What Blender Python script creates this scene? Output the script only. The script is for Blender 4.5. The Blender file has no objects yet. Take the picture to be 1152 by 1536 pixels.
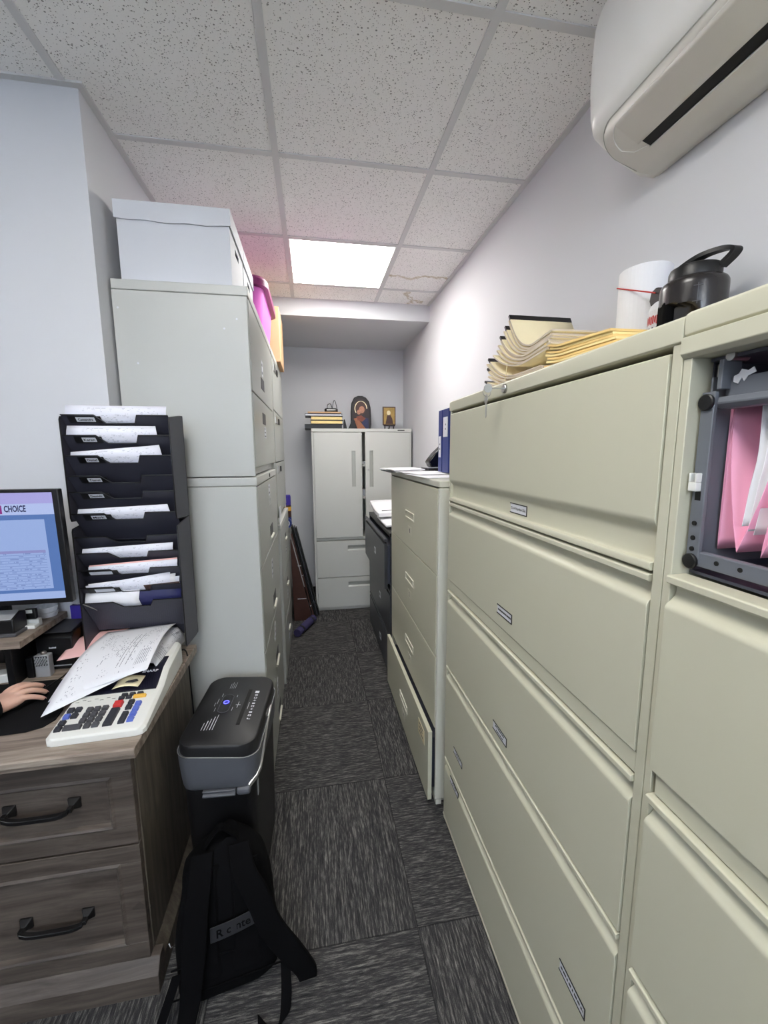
import bpy, bmesh, math, random
from mathutils import Vector, Matrix
random.seed(7)
SC = bpy.context.scene
COL = SC.collection
PI = math.pi

# ------------------------------------------------------------------ helpers
MW = {}                      # world matrix of every thing / part (local frame of its meshes)

def thing(name, label, cat, loc=(0, 0, 0), rz=0.0, group=None):
    o = bpy.data.objects.new(name, None)
    o.empty_display_size = .05
    COL.objects.link(o)
    o.location = loc
    o.rotation_euler = (0, 0, rz)
    o['label'] = label
    o['category'] = cat
    if group:
        o['group'] = group
    MW[o.name] = Matrix.Translation(Vector(loc)) @ Matrix.Rotation(rz, 4, 'Z')
    return o

def tag(o, label, cat, group=None):
    o['label'] = label
    o['category'] = cat
    if group:
        o['group'] = group
    return o

def obj(name, bm, mats, parent=None, bevel=0.0, smooth=False, label=None, local=False, seg=2, sub=0, fixn=True):
    """one mesh object; bm is in world space unless local=True"""
    if fixn:
        bmesh.ops.recalc_face_normals(bm, faces=bm.faces)
    if parent is not None and not local:
        bmesh.ops.transform(bm, matrix=MW[parent.name].inverted(), verts=bm.verts)
    me = bpy.data.meshes.new(name)
    bm.to_mesh(me)
    bm.free()
    if not isinstance(mats, (list, tuple)):
        mats = [mats]
    for m in mats:
        me.materials.append(m)
    o = bpy.data.objects.new(name, me)
    COL.objects.link(o)
    if smooth:
        for p in me.polygons:
            p.use_smooth = True
        me.set_sharp_from_angle(angle=math.radians(42))
    if parent is not None:
        o.parent = parent
        MW[o.name] = MW[parent.name]
    else:
        MW[o.name] = Matrix.Identity(4)
    if bevel:
        b = o.modifiers.new('bevel', 'BEVEL')
        b.width = bevel
        b.segments = seg
        b.limit_method = 'ANGLE'
        b.angle_limit = math.radians(38)
        b.harden_normals = False
        if not smooth:
            for p in me.polygons:
                p.use_smooth = True
            me.set_sharp_from_angle(angle=math.radians(25))
        wn = o.modifiers.new('wn', 'WEIGHTED_NORMAL')
        wn.keep_sharp = True
    if sub:
        s = o.modifiers.new('sub', 'SUBSURF')
        s.levels = sub
        s.render_levels = sub
    if label:
        o['label'] = label
    return o

def struct(name, bm, mats, bevel=0.0, smooth=False):
    o = obj(name, bm, mats, None, bevel, smooth)
    o['kind'] = 'structure'
    return o

def single(name, bm, mats, label, cat, loc, group=None, bevel=0.0, smooth=False, sub=0):
    """a thing that is one mesh with its origin at its base"""
    bmesh.ops.transform(bm, matrix=Matrix.Translation(-Vector(loc)), verts=bm.verts)
    o = obj(name, bm, mats, None, bevel, smooth, sub=sub)
    o.location = loc
    MW[o.name] = Matrix.Translation(Vector(loc))
    return tag(o, label, cat, group)

def B():
    return bmesh.new()

def box(bm, x0, x1, y0, y1, z0, z1, mi=0):
    vs = [bm.verts.new((x, y, z)) for x in (x0, x1) for y in (y0, y1) for z in (z0, z1)]
    for f in ((0, 1, 3, 2), (4, 6, 7, 5), (0, 4, 5, 1), (2, 3, 7, 6), (0, 2, 6, 4), (1, 5, 7, 3)):
        bm.faces.new([vs[i] for i in f]).material_index = mi
    return vs

def bx(*a):
    bm = B()
    box(bm, *a)
    return bm

def prism(bm, pts, axis, a0, a1, mi=0):
    """polygon pts (2-D) extruded along axis; 2-D order: x->(y,z) y->(x,z) z->(x,y)"""
    def P(p, a):
        return {'x': (a, p[0], p[1]), 'y': (p[0], a, p[1]), 'z': (p[0], p[1], a)}[axis]
    lo = [bm.verts.new(P(p, a0)) for p in pts]
    hi = [bm.verts.new(P(p, a1)) for p in pts]
    n = len(pts)
    bm.faces.new(lo).material_index = mi
    bm.faces.new(hi[::-1]).material_index = mi
    for i in range(n):
        bm.faces.new((lo[i], hi[i], hi[(i + 1) % n], lo[(i + 1) % n])).material_index = mi
    return lo + hi

def pr(pts, axis, a0, a1):
    bm = B()
    prism(bm, pts, axis, a0, a1)
    return bm

def rrect(cx, cy, w, h, r, n=5):
    out = []
    for (sx, sy, a0) in ((1, 1, 0), (-1, 1, 90), (-1, -1, 180), (1, -1, 270)):
        for k in range(n + 1):
            a = math.radians(a0 + 90 * k / n)
            out.append((cx + sx * (w / 2 - r) + r * math.cos(a), cy + sy * (h / 2 - r) + r * math.sin(a)))
    return out

def loft(bm, rings, cap0=True, cap1=True, mi=0):
    """rings: list of closed lists of 3-D points"""
    R = [[bm.verts.new(p) for p in r] for r in rings]
    n = len(R[0])
    for a, b in zip(R, R[1:]):
        for i in range(n):
            bm.faces.new((a[i], a[(i + 1) % n], b[(i + 1) % n], b[i])).material_index = mi
    if cap0:
        bm.faces.new(R[0][::-1]).material_index = mi
    if cap1:
        bm.faces.new(R[-1]).material_index = mi
    return R

def lathe(bm, prof, c=(0, 0, 0), seg=28, mi=0, M=None, cap=True):
    """prof: (r,z) list, about Z through c"""
    rings = []
    for r, z in prof:
        ring = []
        for k in range(seg):
            a = 2 * PI * k / seg
            p = Vector((r * math.cos(a), r * math.sin(a), z))
            if M is not None:
                p = M @ p
            ring.append(p + Vector(c))
        rings.append(ring)
    return loft(bm, rings, cap, cap, mi)

def tube(bm, pts, r, seg=10, mi=0, closed=False):
    pts = [Vector(p) for p in pts]
    rings = []
    n = len(pts)
    up = Vector((0, 0, 1))
    prev = None
    for i, p in enumerate(pts):
        if closed:
            t = pts[(i + 1) % n] - pts[i - 1]
        else:
            t = pts[min(i + 1, n - 1)] - pts[max(i - 1, 0)]
        t.normalize()
        a = prev if prev is not None else (Vector((1, 0, 0)) if abs(t.z) > .9 else up)
        u = (a - t * a.dot(t))
        if u.length < 1e-5:
            u = t.orthogonal()
        u.normalize()
        prev = u
        v = t.cross(u)
        rr = r[i] if isinstance(r, (list, tuple)) else r
        rings.append([p + u * rr * math.cos(2 * PI * k / seg) + v * rr * math.sin(2 * PI * k / seg) for k in range(seg)])
    if closed:
        loft(bm, rings + [rings[0]], False, False, mi)
        bmesh.ops.remove_doubles(bm, verts=bm.verts, dist=1e-6)
    else:
        loft(bm, rings, True, True, mi)

def spline(pts, n=8):
    """Catmull-Rom through pts"""
    P = [Vector(p) for p in pts]
    P = [P[0] * 2 - P[1]] + P + [P[-1] * 2 - P[-2]]
    out = []
    for i in range(1, len(P) - 2):
        a, b, c, d = P[i - 1:i + 3]
        for k in range(n):
            t = k / n
            out.append(.5 * ((2 * b) + (c - a) * t + (2 * a - 5 * b + 4 * c - d) * t * t + (3 * b - a - 3 * c + d) * t ** 3))
    out.append(P[-2])
    return out

def sheet(bm, rows, th=.0006, mi=0, mi_edge=None):
    """grid of 3-D points (rows x cols) -> thin solid with a uv map"""
    uvl = bm.loops.layers.uv.verify()
    R, Cn = len(rows), len(rows[0])
    P = [[Vector(p) for p in r] for r in rows]
    def nrm(i, j):
        a = P[min(i + 1, R - 1)][j] - P[max(i - 1, 0)][j]
        b = P[i][min(j + 1, Cn - 1)] - P[i][max(j - 1, 0)]
        n = a.cross(b)
        if n.length > 0:
            n.normalize()
        return n
    top = [[bm.verts.new(P[i][j]) for j in range(Cn)] for i in range(R)]
    bot = [[bm.verts.new(P[i][j] - nrm(i, j) * th) for j in range(Cn)] for i in range(R)]
    def face(vs, uvs, m):
        f = bm.faces.new(vs)
        f.material_index = m
        f.smooth = True
        for l, uv in zip(f.loops, uvs):
            l[uvl].uv = uv
    for i in range(R - 1):
        for j in range(Cn - 1):
            uv = [(j / (Cn - 1), i / (R - 1)), ((j + 1) / (Cn - 1), i / (R - 1)), ((j + 1) / (Cn - 1), (i + 1) / (R - 1)), (j / (Cn - 1), (i + 1) / (R - 1))]
            face([top[i][j], top[i][j + 1], top[i + 1][j + 1], top[i + 1][j]], uv, mi)
            face([bot[i][j], bot[i + 1][j], bot[i + 1][j + 1], bot[i][j + 1]], [uv[0], uv[3], uv[2], uv[1]], mi)
    me = mi if mi_edge is None else mi_edge
    ring = [(0, j) for j in range(Cn)] + [(i, Cn - 1) for i in range(1, R)] + [(R - 1, j) for j in range(Cn - 2, -1, -1)] + [(i, 0) for i in range(R - 2, 0, -1)]
    for k in range(len(ring)):
        a, b = ring[k], ring[(k + 1) % len(ring)]
        f = bm.faces.new((top[a[0]][a[1]], bot[a[0]][a[1]], bot[b[0]][b[1]], top[b[0]][b[1]]))
        f.material_index = me
        for l in f.loops:
            l[uvl].uv = (0, 0)

_TXT = {}
def text_mesh(body, bold=0.0, ext=.0):
    k = (body, bold, ext)
    if k not in _TXT:
        cu = bpy.data.curves.new('lettering', 'FONT')
        cu.body = body
        cu.size = 1
        cu.align_x = 'CENTER'
        cu.align_y = 'CENTER'
        cu.offset = bold
        cu.resolution_u = 2
        o = bpy.data.objects.new('lettering', cu)
        COL.objects.link(o)
        dg = bpy.context.evaluated_depsgraph_get()
        dg.update()
        me = bpy.data.meshes.new_from_object(o.evaluated_get(dg))
        bpy.data.objects.remove(o)
        bpy.data.curves.remove(cu)
        xs = [v.co.x for v in me.vertices]
        ys = [v.co.y for v in me.vertices]
        V = [tuple(v.co) for v in me.vertices]
        F = [tuple(p.vertices) for p in me.polygons]
        bpy.data.meshes.remove(me)
        _TXT[k] = (V, F, min(xs), max(xs), min(ys), max(ys))
    return _TXT[k]

def frame_m(o, X, Y):
    X = Vector(X).normalized()
    Y = Vector(Y).normalized()
    Z = X.cross(Y)
    M = Matrix((X, Y, Z)).transposed().to_4x4()
    M.translation = Vector(o)
    return M

def add_text(bm, body, w, h, M, mi=0, bold=0.0, th=.0004):
    """letters stretched to w x h, centred on M's origin, M's z out of the face"""
    V, F, x0, x1, y0, y1 = text_mesh(body, bold)
    def P(v, z):
        return M @ Vector(((v[0] - (x0 + x1) / 2) / (x1 - x0) * w, (v[1] - (y0 + y1) / 2) / (y1 - y0) * h, z))
    vs = [bm.verts.new(P(v, th)) for v in V]
    for f in F:
        try:
            bm.faces.new([vs[i] for i in f]).material_index = mi
        except ValueError:
            pass

def mbox(bm, M, x0, x1, y0, y1, z0, z1, mi=0):
    vs = box(bm, x0, x1, y0, y1, z0, z1, mi)
    for v in vs:
        v.co = M @ v.co

# facing frames: text on a face looking at -x (right cabinets), +x (left cabinets), -y (towards the door), +z
def FXm(x, y, z): return frame_m((x, y, z), (0, -1, 0), (0, 0, 1))
def FXp(x, y, z): return frame_m((x, y, z), (0, 1, 0), (0, 0, 1))
def FYm(x, y, z): return frame_m((x, y, z), (1, 0, 0), (0, 0, 1))

# ------------------------------------------------------------------ materials
def lin(c):
    return tuple(((v / 255) / 12.92 if v / 255 <= .04045 else ((v / 255 + .055) / 1.055) ** 2.4) for v in c)

class NT:
    def __init__(s, name):
        s.m = bpy.data.materials.new(name)
        s.m.use_nodes = True
        s.t = s.m.node_tree
        s.n = s.t.nodes
        s.bsdf = s.n['Principled BSDF']
        s._c = None
    def node(s, ty, **kw):
        n = s.n.new(ty)
        for k, v in kw.items():
            setattr(n, k, v)
        return n
    def link(s, a, b):
        s.t.links.new(a, b)
    def co(s, kind='Object'):
        if s._c is None:
            s._c = s.node('ShaderNodeTexCoord')
        return s._c.outputs[kind]
    def math(s, op, a, b=None, c=None):
        n = s.node('ShaderNodeMath', operation=op)
        for i, v in enumerate((a, b, c)):
            if v is None:
                continue
            if isinstance(v, (int, float)):
                n.inputs[i].default_value = v
            else:
                s.link(v, n.inputs[i])
        return n.outputs[0]
    def noise(s, vec, scale, detail=3, rough=.55):
        n = s.node('ShaderNodeTexNoise')
        s.link(vec, n.inputs['Vector'])
        n.inputs['Scale'].default_value = scale
        n.inputs['Detail'].default_value = detail
        n.inputs['Roughness'].default_value = rough
        return n.outputs['Fac']
    def mapping(s, vec, scale=(1, 1, 1), loc=(0, 0, 0), rot=(0, 0, 0)):
        n = s.node('ShaderNodeMapping')
        s.link(vec, n.inputs['Vector'])
        n.inputs['Scale'].default_value = scale
        n.inputs['Location'].default_value = loc
        n.inputs['Rotation'].default_value = rot
        return n.outputs[0]
    def ramp(s, fac, stops):
        n = s.node('ShaderNodeValToRGB')
        e = n.color_ramp.elements
        while len(e) < len(stops):
            e.new(.5)
        for i, (p, c) in enumerate(stops):
            e[i].position = p
            e[i].color = (*c, 1)
        s.link(fac, n.inputs[0])
        return n.outputs[0]
    def mix(s, fac, a, b):
        n = s.node('ShaderNodeMix', data_type='RGBA')
        for sock, v in ((n.inputs[0], fac), (n.inputs[6], a), (n.inputs[7], b)):
            if isinstance(v, (int, float)):
                sock.default_value = v
            elif isinstance(v, tuple):
                sock.default_value = (*v, 1)
            else:
                s.link(v, sock)
        return n.outputs[2]
    def bump(s, h, strength=.2, dist=.001):
        n = s.node('ShaderNodeBump')
        s.link(h, n.inputs['Height'])
        n.inputs['Strength'].default_value = strength
        n.inputs['Distance'].default_value = dist
        s.link(n.outputs[0], s.bsdf.inputs['Normal'])
    def set(s, col=None, rough=None, metal=None, spec=None):
        for k, v in (('Base Color', col), ('Roughness', rough), ('Metallic', metal), ('Specular IOR Level', spec)):
            if v is None:
                continue
            if isinstance(v, (int, float)):
                s.bsdf.inputs[k].default_value = v
            elif isinstance(v, tuple):
                s.bsdf.inputs[k].default_value = (*v, 1)
            else:
                s.link(v, s.bsdf.inputs[k])

def plain(name, rgb, rough=.5, metal=0, var=.06, nscale=6, bump=.08, bscale=400, spec=.5, bdist=.0004):
    t = NT(name)
    c = lin(rgb)
    f = t.noise(t.co(), nscale, 3)
    t.set(t.mix(f, tuple(v * (1 - var) for v in c), tuple(min(1, v * (1 + var)) for v in c)), rough, metal, spec)
    if bump:
        t.bump(t.noise(t.co(), bscale, 2), bump, bdist)
    return t.m

def emit(name, rgb, strength):
    t = NT(name)
    c = lin(rgb)
    t.set((0.02, 0.02, 0.02), .4)
    t.bsdf.inputs['Emission Color'].default_value = (*c, 1)
    t.bsdf.inputs['Emission Strength'].default_value = strength
    return t.m

M = {}
M['wall'] = plain('wall_paint', (210, 211, 215), .7, bump=.12, bscale=260, var=.015, nscale=1.5)
M['wall2'] = M['wall']
M['grid'] = plain('ceiling_grid_paint', (214, 214, 214), .5, var=.02)
M['beige'] = plain('cabinet_beige_paint', (200, 198, 177), .38, var=.015, nscale=3, bump=.06, bscale=900)
M['beige2'] = plain('cabinet_beige_light_paint', (208, 207, 194), .4, var=.015, nscale=3, bump=.06, bscale=900)
M['grey'] = plain('cabinet_pale_grey_paint', (194, 195, 191), .38, var=.02, nscale=3, bump=.06, bscale=900)
M['grey2'] = plain('cabinet_grey_shaded', (170, 172, 166), .30, var=.02, nscale=3, bump=.06, bscale=900)  # same grey darkened: shade on the left drawer fronts put into the colour
M['lgrey'] = plain('cabinet_light_grey_paint', (200, 201, 196), .42, var=.02, nscale=3, bump=.06, bscale=900)
M['blackm'] = plain('cabinet_charcoal_paint', (58, 60, 66), .35, var=.03, bump=.05, bscale=900)
M['black'] = plain('black_plastic', (14, 14, 16), .4, var=.1, bump=.1, bscale=900)
M['blackg'] = plain('black_gloss_plastic', (14, 14, 16), .15, var=.1, bump=0)
M['dark'] = plain('dark_gap', (10, 10, 10), .8, bump=0)
M['steel'] = plain('steel', (190, 190, 188), .3, metal=1, bump=0)
M['dgrey'] = plain('drawer_grey_metal', (106, 110, 118), .4, var=.03, bump=.05, bscale=900)
M['dgrey2'] = plain('drawer_dark_grey_metal', (74, 76, 88), .45, var=.03, bump=.05, bscale=900)
M['white'] = plain('white_plastic', (232, 232, 228), .35, var=.015, bump=0)
M['acw'] = plain('air_conditioner_plastic', (232, 232, 230), .35, var=.01, bump=0)
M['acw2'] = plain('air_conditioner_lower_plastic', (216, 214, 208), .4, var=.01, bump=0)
M['card'] = plain('white_card', (216, 218, 224), .75, var=.02, nscale=8, bump=.1, bscale=120)
M['paper'] = plain('white_paper', (236, 236, 240), .8, var=.01, bump=0)
M['ink'] = plain('ink_black', (18, 18, 20), .6, bump=0)
M['inkg'] = plain('ink_grey', (90, 90, 96), .6, bump=0)
M['cream'] = plain('manila_cream', (240, 226, 188), .75, var=.03, nscale=20, bump=.06, bscale=200)
M['creamedge'] = plain('manila_worn_edge', (206, 192, 176), .8, var=.08, nscale=60, bump=.15, bscale=300)
M['yellow'] = plain('manila_yellow', (242, 208, 138), .75, var=.08, nscale=30, bump=.06, bscale=200)
M['yellow2'] = plain('manila_buff', (246, 224, 160), .75, var=.06, nscale=30, bump=.06, bscale=200)
M['pink'] = plain('pink_card', (250, 176, 206), .7, var=.04, bump=.05, bscale=200)
M['pink2'] = plain('pink_paper', (240, 190, 186), .8, var=.02, bump=0)
M['tote'] = plain('pink_tote_plastic', (236, 120, 214), .4, var=.03, bump=0)
M['totelid'] = plain('magenta_lid_plastic', (130, 44, 100), .35, var=.05, bump=0)
M['carton'] = plain('brown_cardboard', (206, 168, 128), .85, var=.05, nscale=12, bump=.2, bscale=150)
M['blue'] = plain('blue_binder_vinyl', (34, 52, 124), .4, var=.05, bump=.05, bscale=300)
M['navy'] = plain('navy_folder', (34, 36, 84), .5, var=.05, bump=0)
M['purple'] = plain('purple_plastic', (62, 48, 150), .4, var=.05, bump=0)
M['mat_purple'] = plain('purple_foam', (60, 54, 96), .8, var=.1, nscale=40, bump=.2, bscale=300)
M['orange'] = plain('orange_card', (216, 138, 60), .7, var=.05, bump=0)
M['brown'] = plain('brown_wood', (70, 44, 38), .45, var=.3, nscale=14, bump=.1, bscale=80)
M['red'] = plain('red_plastic', (190, 40, 36), .45, var=.05, bump=0)
M['keyd'] = plain('key_dark_grey', (72, 72, 76), .5, var=.03, bump=0)
M['keyk'] = plain('key_charcoal', (44, 45, 52), .5, var=.03, bump=0)
M['keyb'] = plain('key_blue', (88, 108, 196), .5, var=.03, bump=0)
M['keyr'] = plain('key_red', (196, 48, 48), .5, var=.03, bump=0)
M['keyy'] = plain('key_yellow', (226, 176, 70), .5, var=.03, bump=0)
M['calc'] = plain('calculator_white', (226, 226, 220), .45, var=.015, bump=.05, bscale=900)
M['calcwin'] = plain('calculator_window', (24, 24, 40), .12, var=.02, bump=0)
M['shred'] = plain('shredder_grey', (86, 88, 94), .42, var=.03, bump=.06, bscale=700)
M['shredtop'] = plain('shredder_black', (22, 22, 25), .5, var=.05, bump=.1, bscale=900)
M['chrome'] = plain('silver_trim', (222, 222, 222), .28, metal=.9, bump=0)
M['fabric'] = plain('backpack_fabric', (8, 8, 10), .9, var=.15, nscale=60, bump=.35, bscale=500, spec=.1)
M['webbing'] = plain('strap_webbing', (6, 6, 8), .9, var=.15, nscale=90, bump=.4, bscale=600, spec=.1)
M['patch'] = plain('logo_patch', (26, 26, 30), .7, var=.05, bump=.1, bscale=300)
M['sleeve'] = plain('black_knit', (14, 13, 16), .9, var=.15, nscale=80, bump=.4, bscale=450, spec=.2)
M['rubber'] = plain('mousepad_cloth', (15, 15, 17), .9, var=.1, bump=.2, bscale=900, spec=.2)
M['gold'] = plain('gilded_edge', (232, 206, 136), .4, metal=.15, var=.12, nscale=50, bump=0)
M['silverp'] = plain('silver_plastic', (176, 178, 182), .35, metal=.3, var=.03, bump=0)
M['glow'] = emit('troffer_diffuser', (255, 252, 246), 12.8)
M['ivory'] = plain('ivory_label_frame', (222, 219, 202), .5, bump=0)
M['palest'] = plain('pale_sticker', (214, 211, 194), .6, bump=0)
M['ledblue'] = emit('blue_led', (70, 70, 255), 3.0)

def skin_mat():
    t = NT('skin')
    f = t.noise(t.co(), 30, 4)
    t.set(t.mix(f, lin((205, 160, 140)), lin((222, 182, 162))), .5)
    t.bsdf.inputs['Subsurface Weight'].default_value = .15
    t.bsdf.inputs['Subsurface Radius'].default_value = (.01, .004, .002)
    t.bump(t.noise(t.co(), 500, 2), .15, .0004)
    return t.m
M['skin'] = skin_mat()
M['nail'] = plain('finger_nail', (226, 176, 166), .25, var=.02, bump=0)

def carpet():
    t = NT('carpet_tiles')
    sep = t.node('ShaderNodeSeparateXYZ')
    t.link(t.co(), sep.inputs[0])
    x, y = sep.outputs[0], sep.outputs[1]
    S = .6096
    i = t.math('FLOOR', t.math('DIVIDE', t.math('SUBTRACT', x, .284), S))
    j = t.math('FLOOR', t.math('DIVIDE', t.math('SUBTRACT', y, 1.06), S))
    par = t.math('FLOORED_MODULO', t.math('ADD', i, j), 2.0)        # 1 -> streaks along y
    inv = t.math('SUBTRACT', 1.0, par)
    across = t.math('ADD', t.math('MULTIPLY', x, par), t.math('MULTIPLY', y, inv))
    along = t.math('ADD', t.math('MULTIPLY', y, par), t.math('MULTIPLY', x, inv))
    rnd = t.math('ADD', t.math('MULTIPLY', i, 7.31), t.math('MULTIPLY', j, 3.17))
    def streak(fa, fl, det):
        c = t.node('ShaderNodeCombineXYZ')
        t.link(t.math('MULTIPLY', across, fa), c.inputs[0])
        t.link(t.math('MULTIPLY', along, fl), c.inputs[1])
        t.link(rnd, c.inputs[2])
        return t.noise(c.outputs[0], 1.0, det, .6)
    a = streak(190, 13, 2)
    b = streak(360, 44, 2)
    loops = t.noise(t.co(), 520, 2, .6)
    f = t.math('ADD', t.math('MULTIPLY', a, .5), t.math('ADD', t.math('MULTIPLY', b, .38), t.math('MULTIPLY', loops, .22)))
    col = t.ramp(f, [(.40, lin((38, 38, 40))), (.55, lin((62, 61, 62))), (.66, lin((106, 104, 101))), (.78, lin((146, 143, 138)))])
    # seams between the tiles
    fx = t.math('FRACT', t.math('DIVIDE', t.math('SUBTRACT', x, .284), S))
    fy = t.math('FRACT', t.math('DIVIDE', t.math('SUBTRACT', y, 1.06), S))
    ex = t.math('MINIMUM', fx, t.math('SUBTRACT', 1.0, fx))
    ey = t.math('MINIMUM', fy, t.math('SUBTRACT', 1.0, fy))
    seam = t.math('LESS_THAN', t.math('MINIMUM', ex, ey), .0035)
    col = t.mix(t.math('MULTIPLY', seam, .6), col, lin((20, 20, 22)))
    t.set(col, .95, spec=.15)
    t.bump(f, .7, .004)
    return t.m
M['carpet'] = carpet()

def ceiling_mat():
    t = NT('mineral_ceiling_tile')
    mp = t.mapping(t.co(), (1, 1.25, 1))
    def dots(scale, thr, keep):
        v = t.node('ShaderNodeTexVoronoi')
        v.inputs['Scale'].default_value = scale
        t.link(mp, v.inputs['Vector'])
        sep = t.node('ShaderNodeSeparateColor')
        t.link(v.outputs['Color'], sep.inputs[0])
        size = t.math('MULTIPLY', sep.outputs[1], thr)
        hit = t.math('LESS_THAN', v.outputs['Distance'], t.math('ADD', size, thr * .35))
        return t.math('MULTIPLY', hit, t.math('LESS_THAN', sep.outputs[0], keep))
    d = t.math('MAXIMUM', dots(85, .19, .8), dots(170, .24, .7))
    n = t.noise(t.co(), 240, 3)
    base = t.mix(n, lin((246, 245, 243)), lin((252, 251, 249)))
    col = t.mix(t.math('MULTIPLY', d, .75), base, lin((88, 86, 82)))
    # old water stains on the two tiles beside the lamp
    sep = t.node('ShaderNodeSeparateXYZ')
    t.link(t.co(), sep.inputs[0])
    x, y = sep.outputs[0], sep.outputs[1]
    wob = t.math('MULTIPLY', t.math('SUBTRACT', t.noise(t.co(), 7, 4, .65), .5), .22)
    def line(u, v, lo, hi, off, slope, w):
        dd = t.math('ABSOLUTE', t.math('SUBTRACT', t.math('ADD', u, wob), t.math('ADD', t.math('MULTIPLY', v, slope), off)))
        inside = t.math('MULTIPLY', t.math('GREATER_THAN', v, lo), t.math('LESS_THAN', v, hi))
        soft = t.math('MAXIMUM', 0.0, t.math('SUBTRACT', 1.0, t.math('DIVIDE', dd, w)))
        return t.math('MULTIPLY', soft, inside)
    s = line(y, x, .52, .92, 2.86, -.12, .022)
    s = t.math('MAXIMUM', s, line(x, y, 3.0, 3.26, .70 - 3.0 * .25, .25, .012))
    s = t.math('MAXIMUM', s, line(y, x, .68, .86, 2.55, .78, .012))
    col = t.mix(t.math('MULTIPLY', s, .75), col, lin((178, 160, 122)))
    t.set(col, .9, spec=.2)
    t.bump(t.math('SUBTRACT', n, d), .5, .002)
    return t.m
M['ceil'] = ceiling_mat()

def wood(name, axis, c0, c1, c2, rough=.5):
    t = NT(name)
    sc = {'x': (1.6, 26, 26), 'y': (26, 1.6, 26), 'z': (26, 26, 1.6)}[axis]
    w = t.noise(t.co(), 3, 2)
    mp = t.node('ShaderNodeVectorMath', operation='ADD')
    t.link(t.mapping(t.co(), sc), mp.inputs[0])
    cb = t.node('ShaderNodeCombineXYZ')
    t.link(w, cb.inputs[0]); t.link(w, cb.inputs[1]); t.link(w, cb.inputs[2])
    t.link(cb.outputs[0], mp.inputs[1])
    g = t.noise(mp.outputs[0], 2.2, 6, .65)
    k = t.noise(t.co(), 9, 2)
    col = t.ramp(g, [(.30, lin(c0)), (.5, lin(c1)), (.72, lin(c2))])
    knot = t.math('LESS_THAN', k, .27)
    col = t.mix(t.math('MULTIPLY', knot, .35), col, lin(tuple(v * .5 for v in c0)))
    t.set(col, rough)
    t.bump(g, .2, .0015)
    return t.m
M['wood'] = wood('weathered_grey_wood', 'x', (58, 50, 45), (82, 73, 66), (106, 96, 88))
M['woodtop'] = wood('weathered_wood_top', 'x', (104, 92, 82), (142, 128, 116), (172, 160, 146))
M['woodside'] = wood('weathered_wood_side', 'z', (66, 60, 53), (92, 84, 74), (114, 106, 94))

def printed(name, base, rows, ink=(120, 120, 130), dens=.5, cols=60, turned=False):
    """paper with illegible printed rows"""
    t = NT(name)
    sep = t.node('ShaderNodeSeparateXYZ')
    t.link(t.co('UV'), sep.inputs[0])
    u, v = sep.outputs[0], sep.outputs[1]
    if turned:
        u, v = v, u
    r = t.math('MULTIPLY', v, float(rows))
    row = t.math('LESS_THAN', t.math('FRACT', r), .42)
    c = t.node('ShaderNodeCombineXYZ')
    t.link(t.math('MULTIPLY', u, float(cols)), c.inputs[0])
    t.link(t.math('MULTIPLY', t.math('FLOOR', r), 5.7), c.inputs[1])
    word = t.math('GREATER_THAN', t.noise(c.outputs[0], .5, 2), 1 - dens)
    blk = t.node('ShaderNodeCombineXYZ')
    t.link(t.math('MULTIPLY', u, 3.0), blk.inputs[0])
    t.link(t.math('MULTIPLY', v, 6.0), blk.inputs[1])
    para = t.math('GREATER_THAN', t.noise(blk.outputs[0], 1.0, 1), .5)
    mar = t.math('MULTIPLY', t.math('MULTIPLY', t.math('GREATER_THAN', u, .08), t.math('LESS_THAN', u, .92)),
                 t.math('MULTIPLY', t.math('GREATER_THAN', v, .06), t.math('LESS_THAN', v, .95)))
    f = t.math('MULTIPLY', t.math('MULTIPLY', row, word), t.math('MULTIPLY', para, mar))
    col = t.mix(t.math('MULTIPLY', f, .8), lin(base), lin(ink))
    if turned:                                     # long rules of a table and a dark address block
        rule = None
        for a in (.60, .64, .70):
            q = t.math('LESS_THAN', t.math('ABSOLUTE', t.math('SUBTRACT', v, a)), .004)
            rule = q if rule is None else t.math('MAXIMUM', rule, q)
        dash = t.math('GREATER_THAN', t.noise(c.outputs[0], .9, 2), .42)
        span = t.math('MULTIPLY', t.math('GREATER_THAN', u, .16), t.math('LESS_THAN', u, .72))
        col = t.mix(t.math('MULTIPLY', t.math('MULTIPLY', rule, span), t.math('MULTIPLY', dash, .75)), col, lin((70, 70, 80)))
        blk2 = t.math('MULTIPLY', t.math('MULTIPLY', t.math('GREATER_THAN', v, .80), t.math('LESS_THAN', v, .93)), t.math('MULTIPLY', t.math('GREATER_THAN', u, .12), t.math('LESS_THAN', u, .34)))
        col = t.mix(t.math('MULTIPLY', t.math('MULTIPLY', blk2, row), .6), col, lin((120, 120, 130)))
    t.set(col, .8)
    return t.m
M['print'] = printed('printed_sheet', (228, 229, 240), 40, (150, 152, 168), .42)
M['print2'] = printed('printed_invoice', (234, 234, 238), 44, (136, 136, 148), .45, 70, True)

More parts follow.
